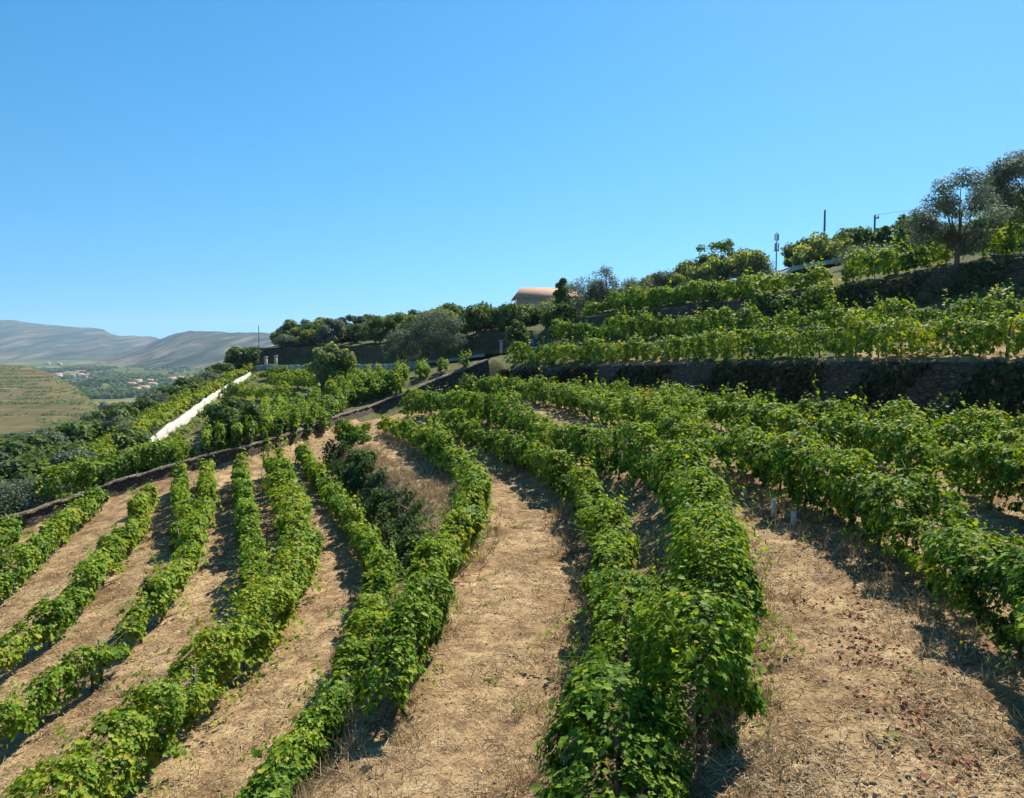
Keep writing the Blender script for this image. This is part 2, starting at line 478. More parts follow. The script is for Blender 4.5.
# soften breaks a little
for _ in range(2):
    g = gz.copy()
    g[1:-1, 1:-1] = (gz[1:-1, 1:-1] * 4 + gz[:-2, 1:-1] + gz[2:, 1:-1] + gz[1:-1, :-2] + gz[1:-1, 2:]) / 8
    gz = g
lx = WLT[:, 0]; ly = WLT[:, 1]
for j, y in enumerate(ys):
    for i, u in enumerate(us):
        x = gx[j, i]
        amp = 0.035 + 0.0016 * y
        gz[j, i] += amp * fbm(x * 0.9, y * 0.9, 1) + 0.02 * fbm(x * 4, y * 4, 2, 2)
        wl_ = 0.0
        if y > 28:
            ywall = np.interp(x, lx, ly)
            if y > ywall and x < lx[-1]: wl_ = 0.55
            if y > 52 or (x > 10 and y > 33): wl_ = 0.95
        gw[j, i] = wl_
verts = np.stack([gx, np.repeat(ys[:, None], nu, 1), gz], 2).reshape(-1, 3)
idx = np.arange(ny * nu).reshape(ny, nu)
quads = np.stack([idx[:-1, :-1], idx[:-1, 1:], idx[1:, 1:], idx[1:, :-1]], 2).reshape(-1, 4)
me = np_mesh('ground', verts, quads, np.full(len(quads), 4), {'wild': gw.ravel()}, smooth=True)
tag(link('ground', me, GROUND), kind='structure')
TERR = BVHTree.FromPolygons([tuple(v) for v in verts], quads.tolist())

def gz_at(x, y):
    h = TERR.ray_cast(Vector((x, y, 400)), DOWN)
    return h[0].z if h[0] is not None else -6.0

def G(px, py):
    """the ground point seen at a pixel"""
    d = Vector(ray(px, py))
    h = TERR.ray_cast(Vector((0, 0, 0)), d.normalized())
    if h[0] is None:
        return P(px, py, 100)
    return np.array(h[0])

def drape(pts, dz=0.0):
    pts = np.array(pts, float)
    for p in pts: p[2] = gz_at(p[0], p[1]) + dz
    return pts

exec_parts = True
# ------------------------------------------------------------------ leaves
def half_leaf(outline):
    v = [(0.0, 0.0)] + outline + [(1.0, 0.0)]
    return v
_out = [(-0.14, 0.22), (0.10, 0.50), (0.30, 0.37), (0.62, 0.50), (0.66, 0.24)]
def leaf_template(kind):
    if kind == 'vine':
        pts = [(0, 0)] + _out + [(1, 0)] + [(x, -y) for x, y in reversed(_out)]
        v = np.array([(x, y, 0.22 * abs(y) - 0.22 * max(x, 0) ** 2) for x, y in pts])
        n = len(_out)
        f = [list(range(0, n + 2)), [0] + list(range(n + 1, 2 * n + 2))]
    elif kind == 'mid':
        v = np.array([(0, 0, 0), (0.15, 0.48, 0.10), (0.65, 0.42, -0.02), (1, 0, -0.2), (0.65, -0.42, -0.02), (0.15, -0.48, 0.10)])
        f = [[0, 1, 2, 3], [0, 3, 4, 5]]
    elif kind == 'far':
        v = np.array([(0, -0.42, 0), (0.05, 0.45, 0.08), (1, 0.3, -0.12), (0.9, -0.4, 0.02)])
        f = [[0, 3, 2, 1]]
    elif kind == 'slim':
        v = np.array([(0, 0, 0), (0.5, 0.2, 0.03), (1, 0, -0.05), (0.5, -0.2, 0.03)])
        f = [[0, 3, 2, 1]]
    elif kind == 'blade':
        v = np.array([(0, -0.5, 0), (0, 0.5, 0), (1, 0.25, 0.0), (1, -0.25, 0)])
        f = [[0, 3, 2, 1]]
    return v, f

def leaves_geo(kind, pos, nrm, tip, size, tint, width=None):
    """one template leaf per row of pos; returns verts, faces_flat, counts, tint"""
    tv, tf = leaf_template(kind)
    n = nrm / (np.linalg.norm(nrm, axis=1)[:, None] + 1e-9)
    x = tip - n * (tip * n).sum(1)[:, None]
    x /= np.linalg.norm(x, axis=1)[:, None] + 1e-9
    y = np.cross(n, x)
    w = size if width is None else width
    V = (pos[:, None, :] + x[:, None, :] * (tv[None, :, 0:1] * size[:, None, None]) + y[:, None, :] * (tv[None, :, 1:2] * w[:, None, None])
         + n[:, None, :] * (tv[None, :, 2:3] * size[:, None, None]))
    m, k = len(pos), len(tv)
    offs = (np.arange(m) * k)[:, None]
    ff = np.concatenate([f for f in tf])
    counts = np.tile([len(f) for f in tf], m)
    return V.reshape(-1, 3), (offs + ff[None, :]).ravel(), counts, np.repeat(tint, k)

def merge_geo(parts):
    vs, fs, cs, ts, n = [], [], [], [], 0
    for v, f, c, t in parts:
        vs.append(v); fs.append(f + n); cs.append(c); ts.append(t); n += len(v)
    return np.concatenate(vs), np.concatenate(fs), np.concatenate(cs), np.concatenate(ts)

def leaf_mesh(name, parts):
    v, f, c, t = merge_geo(parts)
    return np_mesh(name, v, f, c, {'tint': t})

# trunk and post prototypes, shared by every row
def trunk_mesh(seed):
    r = random.Random(seed)
    g = Geo()
    h = 0.72
    pts, rad = [], []
    x = y = 0
    for k in range(6):
        pts.append((x, y, -0.06 + (h + 0.06) * k / 5)); rad.append(0.032 - 0.002 * k + r.uniform(-.004, .006))
        x += r.uniform(-.045, .045); y += r.uniform(-.04, .04)
    g.tube(pts, rad, 6)
    for s in (-1, 1):
        p = Vector(pts[-1]); br = [p]
        for k in range(4):
            p = p + Vector((s * 0.13, r.uniform(-.03, .03), r.uniform(-.01, .05))); br.append(p)
        g.tube(br, [.024, .02, .017, .013, .009], 5)
    return g.mesh('trunk', True)
def post_mesh(seed, h=1.65):
    r = random.Random(seed)
    g = Geo()
    g.tube([(0, 0, -0.1), (r.uniform(-.02, .02), r.uniform(-.02, .02), h * .5), (r.uniform(-.05, .05), r.uniform(-.04, .04), h)], [.04, .038, .034], 6)
    return g.mesh('post', False)
TRUNKS = [trunk_mesh(i) for i in range(5)]
for t in TRUNKS: t.materials.append(BARK)
POSTS = [post_mesh(i) for i in range(3)]
for t in POSTS: t.materials.append(WOODPOST)

def hedge(pts, label, group, height=1.55, width=0.5, dens=1.0, yellow=0.0, seed=0, parts=True, shift=0.0, dark=0.0, red=0.0, posts=True, ds=0.5, gaps=0.0, droop=1.0, base=0.5, lsize=1.0, wires=True, category='vine row', name='vine_hedge', mat=None, skirt=.62):
    """one row of vines on its wires: foliage, trunks, posts, wire"""
    r = np.random.default_rng(seed + 100)
    line = smooth_line(pts, ds)
    if shift: line = offset(line, shift)
    line = drape(line)
    seg = np.linalg.norm(np.diff(line, axis=0), axis=1)
    S = np.concatenate([[0], np.cumsum(seg)]); L = S[-1]
    def at(s):
        return np.stack([np.interp(s, S, line[:, k]) for k in range(3)], 1)
    mid = at(np.array([L / 2]))[0]
    root = empty(name, mid, label, category, group)
    parts_ = []
    nv = max(2, int(L / 1.1))
    vine_s = (np.arange(nv) + 0.5) * L / nv + r.normal(0, .08, nv)
    vig = np.clip(r.normal(1.0, 0.17, nv), .5, 1.35)
    miss = r.random(nv) < gaps
    vig[miss] = 0.3
    yel = np.clip(r.normal(yellow, 0.10, nv), -0.2, .45)
    # shoots: number follows the distance of each stretch
    Yv = at(vine_s)[:, 1]
    sh_n = np.clip(12 * (14 / np.maximum(Yv, 9)) ** 0.45, 7, 19) * dens * (1.1 if L else 1)
    own = np.repeat(np.arange(nv), np.maximum(2, (sh_n * np.clip(vig, .2, 1.2)).astype(int)))
    m = len(own)
    s0 = vine_s[own] + r.uniform(-.62, .62, m) * (L / nv)
    s0 = np.clip(s0, 0.02, L - 0.02)
    lenf = np.clip(r.normal(.92, .12, m), .5, 1.3) * vig[own]
    low = 0.12 * np.array([fbm(s * .35, seed, 3, 2) for s in s0])
    H = height * (lenf + low)
    wild = r.random(m) < 0.09
    H[wild] *= r.uniform(1.1, 1.42, wild.sum())
    lean = r.normal(0, .27, m); along = r.normal(0, .25, m)
    side = np.where(lean + r.normal(0, .25, m) > 0, 1.0, -1.0)
    dr = np.clip(r.normal(.34, .2, m), .02, .9) * droop
    low_shoot = r.random(m) < 0.27
    nl = np.clip((20 * (14 / np.maximum(Yv[own], 9)) ** 0.5), 8, 28)
    cnt = np.maximum(4, (nl * np.clip(H / height, .5, 1.4)).astype(int))
    sid = np.repeat(np.arange(m), cnt)
    start = np.concatenate([[0], np.cumsum(cnt)[:-1]])
    j = np.arange(len(sid)) - start[sid]
    t = (j + r.uniform(.2, .9, len(sid))) / cnt[sid]
    c = at(s0)[sid]
    e = np.maximum(at(np.clip(s0 + .1, 0, L)) - at(np.clip(s0 - .1, 0, L)), -9)
    tan = e / (np.linalg.norm(e, axis=1)[:, None] + 1e-9)
    lat = np.stack([tan[:, 1], -tan[:, 0], np.zeros(m)], 1)
    span = H - base
    up = np.where(low_shoot[sid], span[sid] * (.35 * t - .62 * t * t), span[sid] * (1.25 * t - dr[sid] * 0.8 * t * t) / np.maximum(1.25 - dr[sid] * .8, .62))
    latd = width * (side[sid] * (0.15 + .9 * dr[sid] * t * t) + np.sin(lean[sid]) * t * 1.1) + r.normal(0, .07, len(sid))
    latd = np.where(low_shoot[sid], width * side[sid] * (.25 + .95 * t) + r.normal(0, .06, len(sid)), latd)
    alo = along[sid] * t * span[sid] * .8 + r.normal(0, .06, len(sid))
    pos = c + lat[sid] * latd[:, None] + tan[sid] * alo[:, None]
    pos[:, 2] = c[:, 2] + base + np.maximum(up, -base + .12) + r.normal(0, .05, len(sid))
    # laterals fill the canopy
    rel = latd / max(width, .1)
    nrm = lat[sid] * (np.clip(rel, -1.2, 1.2) * .9)[:, None] + np.array([0, 0, 1.0]) * (.55 + .5 * t)[:, None] + r.normal(0, .38, (len(sid), 3))
    tipd = lat[sid] * (np.sign(latd) * .5)[:, None] + np.array([0, 0, -.75]) + r.normal(0, .5, (len(sid), 3))
    Yl = pos[:, 1]
    size = lsize * (.062 * np.clip(np.maximum(Yl, 9) / 11, 1, 9) ** .5) * np.clip(r.normal(1, .32, len(sid)), .45, 1.8) * np.where(t > .85, .7, 1.0)
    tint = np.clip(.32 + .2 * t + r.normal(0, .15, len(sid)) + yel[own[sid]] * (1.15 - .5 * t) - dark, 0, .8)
    dead = r.random(len(sid)) < (.008 + .05 * np.clip(yel[own[sid]], 0, 1))
    tint[dead] = r.uniform(.72, .9, dead.sum())
    if red:
        rd = r.random(len(sid)) < red
        tint[rd] = r.uniform(.93, 1.0, rd.sum())
    cane = np.nonzero((sid[1:] == sid[:-1]) & wild[sid[:-1]] & (pos[:-1, 1] < 32))[0]
    if len(cane):
        dv = pos[cane + 1] - pos[cane]; dl = np.linalg.norm(dv, axis=1)
        parts_.append(leaves_geo('blade', pos[cane] - mid, np.array([0, -.6, .8]) + r.normal(0, .2, (len(cane), 3)), dv, dl * 1.08, np.full(len(cane), .6), np.full(len(cane), .008)))
    # closed, lumpy canopy behind the shoots
    fn = np.clip(1750 * (14 / np.maximum(Yv, 7.5)) ** .95, 220, 2700) * dens * (L / nv) * np.clip(vig, .15, 1.15)
    fo_ = np.repeat(np.arange(nv), fn.astype(int)); mf = len(fo_)
    fs = np.clip(vine_s[fo_] + r.uniform(-.6, .6, mf) * (L / nv), .02, L - .02)
    fc = at(fs); fe = at(np.clip(fs + .15, 0, L)) - at(np.clip(fs - .15, 0, L)); fe /= np.linalg.norm(fe, axis=1)[:, None] + 1e-9
    fl = np.stack([fe[:, 1], -fe[:, 0], np.zeros(mf)], 1)
    tab = np.linspace(0, L, max(4, int(L / .12)))
    hv = np.interp(tab, vine_s, vig); hv = np.array([hv[i] * (.84 + .30 * fbm(s * .9, seed, 3, 4)) * min(1, .55 + .9 * min(s, L - s)) for i, s in enumerate(tab)])
    wv_ = np.array([1.0 + .62 * fbm(s * 1.1, seed, 4, 4) for s in tab]); wv2 = np.array([1.0 + .62 * fbm(s * 1.1, seed, 5, 4) for s in tab])
    dist = np.array([np.min(np.abs(vine_s - s)) for s in tab]) / (.5 * L / nv)
    clump = 1.05 - .11 * np.clip(dist, 0, 1.2) ** 2
    hv = hv * clump; wv_ = wv_ * (.4 + .6 * clump); wv2 = wv2 * (.4 + .6 * clump)
    swing = np.interp(tab, vine_s, r.normal(0, .16, nv)) * width
    fH = height * np.interp(fs, tab, hv); th = r.uniform(-2.5, 2.5, mf); sd = np.sin(th)
    fW = width * np.where(sd > 0, np.interp(fs, tab, wv_), np.interp(fs, tab, wv2)) * np.clip(hv.mean() + 0 * fs, .6, 1.1)
    rd_ = np.sqrt(np.clip(1 - np.abs(r.normal(0, .32, mf)), .05, 1))
    zc = base + .35 * (fH - base)
    fz = np.where(np.cos(th) > 0, zc + (fH - zc) * np.cos(th) * rd_, zc + (zc - base * np.interp(fs, tab, np.array([skirt + .6 * fbm(s * 1.3, seed, 7, 3) for s in tab]))) * np.cos(th) * rd_ * 1.15)
    flat_ = fW * (.78 + .34 * np.clip(np.cos(th) + .4, 0, 1)) * np.sign(sd) * np.abs(sd) ** .7 * rd_ + np.interp(fs, tab, swing)
    lump = np.array([fbm(a * 2.1 + 7, b * 2.6, seed + c * 3, 3) for a, b, c in zip(fs, fz, np.sign(flat_))])
    keep = lump > r.normal(-.10, .08, mf)
    fpos = fc + fl * flat_[:, None]; fpos[:, 2] = fc[:, 2] + np.maximum(fz, .12)
    fn_ = fl * (sd * .9)[:, None] + np.array([0, 0, 1.0]) * (.55 + .65 * np.clip(np.cos(th), -.2, 1))[:, None] + r.normal(0, .36, (mf, 3))
    ft = fl * (np.sign(flat_) * .45)[:, None] + np.array([0, 0, -.8]) + r.normal(0, .45, (mf, 3))
    fsz = lsize * (.056 * np.clip(np.maximum(fpos[:, 1], 7) / 10, 1, 9) ** .5) * np.clip(r.normal(1, .32, mf), .45, 1.8)
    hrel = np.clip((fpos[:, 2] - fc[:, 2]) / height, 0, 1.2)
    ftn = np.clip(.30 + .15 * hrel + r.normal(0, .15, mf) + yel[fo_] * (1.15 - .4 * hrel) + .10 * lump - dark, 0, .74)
    dd_ = r.random(mf) < (.006 + .06 * np.clip(yel[fo_], 0, 1)); ftn[dd_] = r.uniform(.72, .9, dd_.sum())
    if red:
        rr_ = r.random(mf) < red; ftn[rr_] = r.uniform(.93, 1, rr_.sum())
    pos = np.concatenate([pos, fpos[keep]]); nrm = np.concatenate([nrm, fn_[keep]]); tipd = np.concatenate([tipd, ft[keep]])
    size = np.concatenate([size, fsz[keep]]); tint = np.concatenate([tint, ftn[keep]]); Yl = pos[:, 1]
    loc = pos - mid
    near = Yl < 17
    midm = (Yl >= 17) & (Yl < 42)
    farm = Yl >= 42
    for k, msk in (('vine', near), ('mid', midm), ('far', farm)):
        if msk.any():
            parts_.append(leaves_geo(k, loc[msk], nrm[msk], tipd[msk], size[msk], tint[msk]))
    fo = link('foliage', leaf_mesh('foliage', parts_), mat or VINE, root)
    if parts:
        r2 = random.Random(seed)
        vs = vine_s[~miss] if (~miss).sum() > 2 else vine_s
        step = max(1, int(math.ceil(len(vs) / 60)))
        for s in vs[::step]:
            p = at(np.array([min(max(s, .05), L - .05)]))[0]; tv = at(np.array([min(s + .3, L)]))[0] - at(np.array([max(s - .3, 0)]))[0]
            o = link('trunk', TRUNKS[r2.randrange(5)], None, root, Vector(p - mid))
            o.rotation_euler = (r2.uniform(-.08, .08), r2.uniform(-.08, .08), math.atan2(tv[1], tv[0]))
            o.scale = (1, 1, base * r2.uniform(1.25, 1.5))
        if posts:
            npst = max(2, int(L / 4.6) + 1)
            for s in np.linspace(.1, L - .1, npst):
                p = at(np.array([s]))[0]
                o = link('post', POSTS[r2.randrange(3)], None, root, Vector(p - mid))
                o.rotation_euler = (r2.uniform(-.05, .05), r2.uniform(-.05, .05), r2.uniform(0, 6))
                o.scale = (.8, .8, height / 1.65 * r2.uniform(.62, .78))
        if wires and Yv.min() < 28:
            g = Geo()
            for hz in (base + .08, base + .3, height * .6):
                q = line - mid
                g.tube([(a[0], a[1], a[2] + hz) for a in q[::2]], [.0022] * len(q[::2]), 3)
            link('wire', g.mesh('wire'), WIRE, root)
    return root

def runner(root, start, end, n, seed, arch=.12):
    """a long green shoot leaning out of a row, a part of the row"""
    r = np.random.default_rng(seed)
    t = np.linspace(0, 1, n)
    a, b = np.array(start, float), np.array(end, float)
    pos = a + (b - a) * t[:, None]
    pos[:, 2] += arch * np.sin(t * 3.0)
    pos += r.normal(0, .025, pos.shape)
    nrm = np.array([0, 0, 1.0]) + r.normal(0, .4, (n, 3)); tip = (b - a) + r.normal(0, .8, (n, 3)) * np.linalg.norm(b - a)
    g = leaves_geo('vine', pos - np.array(root.location), nrm, tip, .12 * (1.05 - .55 * t), np.clip(.45 + .2 * t + r.normal(0, .04, n), 0, .74))
    df = np.diff(pos, axis=0)
    st = leaves_geo('blade', pos[:-1] - np.array(root.location), nrm[:-1], df, np.linalg.norm(df, axis=1) * 1.05, np.full(n - 1, .6), np.full(n - 1, .009))
    link('shoot_foliage', leaf_mesh('shoot_foliage', [g, st]), VINE, root)

# ------------------------------------------------------------------ walls
def stone_wall(top, toe, label, cat='stone wall', mat=None, coping=None, thick=.35, group=None, creep=0, ds=.35, seed=0, name='stone_wall', up=0.0, rough=.06, creep_mat=None):
    A = resample(top, ds); B = resample(toe, ds)
    n = min(len(A), len(B)); A = A[np.linspace(0, len(A) - 1, n).astype(int)]; B = B[np.linspace(0, len(B) - 1, n).astype(int)]
    A = A.copy(); A[:, 2] += up
    mid = B[n // 2].copy()
    root = empty(name, mid, label, cat, group); root['kind'] = 'thing'
    d = B[:, :2] - A[:, :2]; d /= np.linalg.norm(d, axis=1)[:, None] + 1e-9
    rows_ = 9
    V = np.zeros((rows_ + 2, n, 3))
    for k in range(rows_):
        f = k / (rows_ - 1)
        V[k] = B * (1 - f) + A * f
        V[k, :, 2] -= (1 - f) * .35
        for i in range(n):
            q = rough * fbm(V[k, i, 0] * 2.1 + V[k, i, 1] * 2.1, V[k, i, 2] * 5, seed + 5)
            V[k, i, 0] += d[i, 0] * (q + .12); V[k, i, 1] += d[i, 1] * (q + .12)
    zj = np.array([.05 * fbm(A[i, 0] * 1.7, A[i, 1] * 1.7, seed + 6) for i in range(n)])
    V[rows_ - 1, :, 2] += zj
    V[rows_] = A; V[rows_, :, 2] += zj; V[rows_, :, :2] -= d * thick
    V[rows_ + 1] = V[rows_]; V[rows_ + 1, :, 2] -= .5
    idx = np.arange((rows_ + 2) * n).reshape(rows_ + 2, n)
    q = np.stack([idx[:-1, :-1], idx[:-1, 1:], idx[1:, 1:], idx[1:, :-1]], 2).reshape(-1, 4)
    link('masonry', np_mesh('masonry', V.reshape(-1, 3) - mid, q, np.full(len(q), 4)), mat or STONE, root)
    if coping is not None:
        V = []
        for dx, dz in ((.22, -.03), (.24, .05), (.02, .09), (-thick - .02, .06), (-thick, -.05)):
            q = A.copy(); q[:, :2] += d * dx; q[:, 2] += zj + dz
            for k in range(n):
                w_ = fbm(q[k, 0] * 2.7, q[k, 1] * 2.7, seed + 20 + dx, 3)
                q[k, :2] += d[k] * .10 * w_; q[k, 2] += .05 * w_ if dz > 0 else 0
            V.append(q - mid)
        V = np.array(V); ci = np.arange(5 * n).reshape(5, n)
        fq = np.stack([ci[:-1, :-1], ci[:-1, 1:], ci[1:, 1:], ci[1:, :-1]], 2).reshape(-1, 4)
        g = np_mesh('coping', V.reshape(-1, 3), fq, np.full(len(fq), 4))
        link('coping', g, coping, root)
    if creep:
        r = np.random.default_rng(seed)
        i = r.integers(0, n, creep); f = r.random(creep) ** 1.0
        keep = np.array([fbm(A[a, 0] * .35, A[a, 1] * .35 + b * .8, seed + 9) for a, b in zip(i, f)]) > -.06
        i, f = i[keep], f[keep]
        pos = B[i] * (1 - f)[:, None] + A[i] * f[:, None]
        pos[:, :2] += d[i] * (r.uniform(.1, .4, len(i)))[:, None]
        pos += r.normal(0, .08, pos.shape)
        nr = np.concatenate([d[i], np.full((len(i), 1), .5)], 1) + r.normal(0, .4, (len(i), 3))
        gg = leaves_geo('far', pos - mid, nr, np.array([0, 0, -1.0]) + r.normal(0, .5, (len(i), 3)), r.uniform(.07, .2, len(i)), np.clip(r.normal(.42, .24, len(i)), 0, 1))
        link('creeper', leaf_mesh('creeper', [gg]), creep_mat or DARKLEAF, root)
    return root

# ------------------------------------------------------------------ trees
def tree_parts(h, w, seed, trunk_h=.3, nclump=34, nleaf=4000, leaf=.1, shape='round', kind='slim', airy=.5, lean=0.0, multi=1):
    r = np.random.default_rng(seed); rr = random.Random(seed)
    g = Geo()
    th = h * trunk_h
    cz0, cz1 = th * .85, h
    cen = []
    for k in range(nclump):
        for _ in range(30):
            p = r.uniform(-1, 1, 3); q = np.linalg.norm(p)
            if .35 < q < 1: break
        f = (p[2] + 1) / 2
        if shape == 'round': s = 1.0
        elif shape == 'cone': s = 1.15 - f * .95; 
        elif shape == 'vase': s = .55 + .6 * f
        else: s = 1.0
        cen.append([p[0] * w / 2 * s * r.uniform(.75, 1.1) + lean * f * h, p[1] * w / 2 * s * r.uniform(.75, 1.1), cz0 + (cz1 - cz0) * f * r.uniform(.88, 1.04)])
    cen = np.array(cen)
    tr = max(.04, h * .028)
    forks = []
    for q in range(multi):
        bx, by = (rr.uniform(-.12, .12) * w * (multi > 1) for _ in range(2))
        pts = [(bx * .3, by * .3, -.2)]; rad = [tr * 1.35]
        x, y = bx * .3, by * .3
        for k in range(1, 6):
            x += rr.uniform(-.03, .03) * h + lean * h * .05 + bx * .15; y += rr.uniform(-.03, .03) * h + by * .15
            pts.append((x, y, th * k / 5)); rad.append(tr * (1.1 - .08 * k))
        g.tube(pts, rad, 8)
        forks.append((Vector(pts[-1]), rad[-1]))
    for c in cen[:: max(1, nclump // 16)]:
        a, ra = forks[rr.randrange(len(forks))]; b = Vector(c)
        m1 = a.lerp(b, .4) + Vector((rr.uniform(-.06, .06) * w, rr.uniform(-.06, .06) * w, .06 * h))
        m2 = a.lerp(b, .75) + Vector((rr.uniform(-.05, .05) * w, rr.uniform(-.05, .05) * w, .04 * h))
        g.tube([a, m1, m2, b], [ra * .55, ra * .36, ra * .2, ra * .07], 5)
    sizes = r.uniform(.55, 1.25, nclump)
    pr = sizes ** 2 / (sizes ** 2).sum()
    own = r.choice(nclump, nleaf, p=pr)
    cr = w * .165 * sizes * (1.25 - .6 * airy)
    dirv = r.normal(0, 1, (nleaf, 3)); dirv /= np.linalg.norm(dirv, axis=1)[:, None]
    rad = cr[own] * r.random(nleaf) ** .42
    pos = cen[own] + dirv * rad[:, None] * np.array([1.15, 1.15, .85])
    pos[:, 2] = np.maximum(pos[:, 2], .15)
    nr = dirv + np.array([0, 0, .5]) + r.normal(0, .5, (nleaf, 3))
    tip = dirv + np.array([0, 0, -.3]) + r.normal(0, .7, (nleaf, 3))
    ct = r.normal(0, .2, nclump)
    tint = np.clip(.5 + ct[own] + r.normal(0, .16, nleaf), 0, 1)
    gg = leaves_geo(kind, pos, nr, tip, leaf * r.uniform(.7, 1.35, nleaf), tint)
    return g.mesh('trunk', True), leaf_mesh('crown', [gg])

PROTO = {}
def tree(name, loc, label, cat, group, key, mat, scale=1.0, rz=0.0, sz=None, **kw):
    if key not in PROTO:
        t, c = tree_parts(**kw)
        t.materials.append(BARK); c.materials.append(mat)
        PROTO[key] = (t, c)
    t, c = PROTO[key]
    root = empty(name, loc, label, cat, group)
    root.rotation_euler = (0, 0, rz)
    root.scale = (scale, scale, sz or scale)
    link('trunk', t, None, root); link('crown', c, None, root)
    return root

def tree_px(name, px, top, Y, width_px, label, cat, group, mat, seed, base_z=None, **kw):
    """a tree whose crown top is seen at (px, top) at depth Y; base on the ground"""
    t = P(px, top, Y)
    z0 = gz_at(t[0], t[1]) if base_z is None else base_z
    h = max(1.2, t[2] - z0)
    w = width_px / F_PX * Y
    return tree(name, (t[0], t[1], z0), label, cat, group, ('u', seed, px, top), mat, h=h, w=w, seed=seed, **kw)
# ------------------------------------------------------------------ far valley, mountains
def far_mat(name, cols, scale, stripes=None, extra=None, sq=(1, 1, 1)):
    m, nt, out = new_mat(name)
    tc = N(nt, 'ShaderNodeTexCoord')
    n1 = N(nt, 'ShaderNodeTexNoise', Scale=scale, Detail=6.0, Roughness=.6)
    fm = N(nt, 'ShaderNodeMapping'); fm.inputs['Scale'].default_value = sq; nt.links.new(tc.outputs['Object'], fm.inputs['Vector'])
    nt.links.new(fm.outputs[0], n1.inputs['Vector'])
    r = ramp(nt, cols)
    nt.links.new(n1.outputs['Fac'], r.inputs[0])
    colour = r.outputs[0]
    if extra:
        vo = N(nt, 'ShaderNodeTexVoronoi', Scale=extra[0])
        nt.links.new(fm.outputs[0], vo.inputs['Vector'])
        sp = N(nt, 'ShaderNodeSeparateColor'); nt.links.new(vo.outputs['Color'], sp.inputs[0])
        r2 = ramp(nt, extra[1], 'CONSTANT'); nt.links.new(sp.outputs[0], r2.inputs[0])
        mx = N(nt, 'ShaderNodeMix', data_type='RGBA'); mx.inputs[0].default_value = extra[2]
        nt.links.new(colour, mx.inputs[6]); nt.links.new(r2.outputs[0], mx.inputs[7]); colour = mx.outputs[2]
    if stripes:
        sx = N(nt, 'ShaderNodeSeparateXYZ'); nt.links.new(tc.outputs['Object'], sx.inputs[0])
        nz = N(nt, 'ShaderNodeTexNoise', Scale=.012, Detail=3.0); nt.links.new(tc.outputs['Object'], nz.inputs['Vector'])
        ma = N(nt, 'ShaderNodeMath', operation='MULTIPLY_ADD'); nt.links.new(nz.outputs['Fac'], ma.inputs[0]); ma.inputs[1].default_value = 3.0
        nt.links.new(sx.outputs[2], ma.inputs[2])
        dv = N(nt, 'ShaderNodeMath', operation='DIVIDE'); nt.links.new(ma.outputs[0], dv.inputs[0]); dv.inputs[1].default_value = stripes[0]
        fr = N(nt, 'ShaderNodeMath', operation='FRACT'); nt.links.new(dv.outputs[0], fr.inputs[0])
        r3 = ramp(nt, stripes[1]); nt.links.new(fr.outputs[0], r3.inputs[0])
        nm = N(nt, 'ShaderNodeTexNoise', Scale=.035, Detail=4.0); nt.links.new(tc.outputs['Object'], nm.inputs['Vector'])
        rm = ramp(nt, [(.36, (.25, .25, .25)), (.52, (1, 1, 1))]); nt.links.new(nm.outputs['Fac'], rm.inputs[0])
        mx = N(nt, 'ShaderNodeMix', data_type='RGBA', blend_type='MULTIPLY'); nt.links.new(rm.outputs[0], mx.inputs[0])
        nt.links.new(colour, mx.inputs[6]); nt.links.new(r3.outputs[0], mx.inputs[7]); colour = mx.outputs[2]
    pb = N(nt, 'ShaderNodeBsdfPrincipled', Roughness=1.0); pb.inputs['Specular IOR Level'].default_value = 0.0
    nt.links.new(colour, pb.inputs['Base Color'])
    nt.links.new(pb.outputs[0], out.inputs[0])
    return m

FIELDS = far_mat('valley_fields', [(.35, (.045, .065, .024)), (.5, (.075, .10, .035)), (.62, (.13, .13, .06)), (.75, (.20, .17, .09))], .014,
                 None, (.012, [(0, (.045, .065, .024)), (.3, (.08, .11, .036)), (.55, (.14, .14, .06)), (.75, (.07, .09, .034)), (.9, (.21, .175, .10))], .55), sq=(1, .12, 1))
TANHILL = far_mat('terraced_hillside', [(.36, (.065, .07, .03)), (.46, (.115, .10, .048)), (.58, (.155, .12, .065)), (.70, (.08, .085, .035))], .05,
                  (2.6, [(0, (.85, .88, .8)), (.55, (.95, .95, .9)), (.76, (1.0, .98, .94)), (.84, (1.45, 1.4, 1.25)), (.94, (1.35, 1.3, 1.2)), (.98, (.85, .88, .8))]), (.022, [(0, (.11, .09, .045)), (.25, (.055, .07, .026)), (.45, (.15, .12, .06)), (.65, (.045, .065, .022)), (.8, (.12, .095, .055))], .55), sq=(1, .35, .8))
SCRUB = far_mat('mountain_scrub', [(.40, (.012, .022, .014)), (.47, (.04, .048, .03)), (.53, (.065, .06, .04)), (.62, (.15, .12, .08))], .02, sq=(1, .1, .3))

def lin_tab(tab, px):
    tab = sorted(tab); xs = [a for a, b in tab]; yb = [b for a, b in tab]
    return float(np.interp(px, xs, yb))

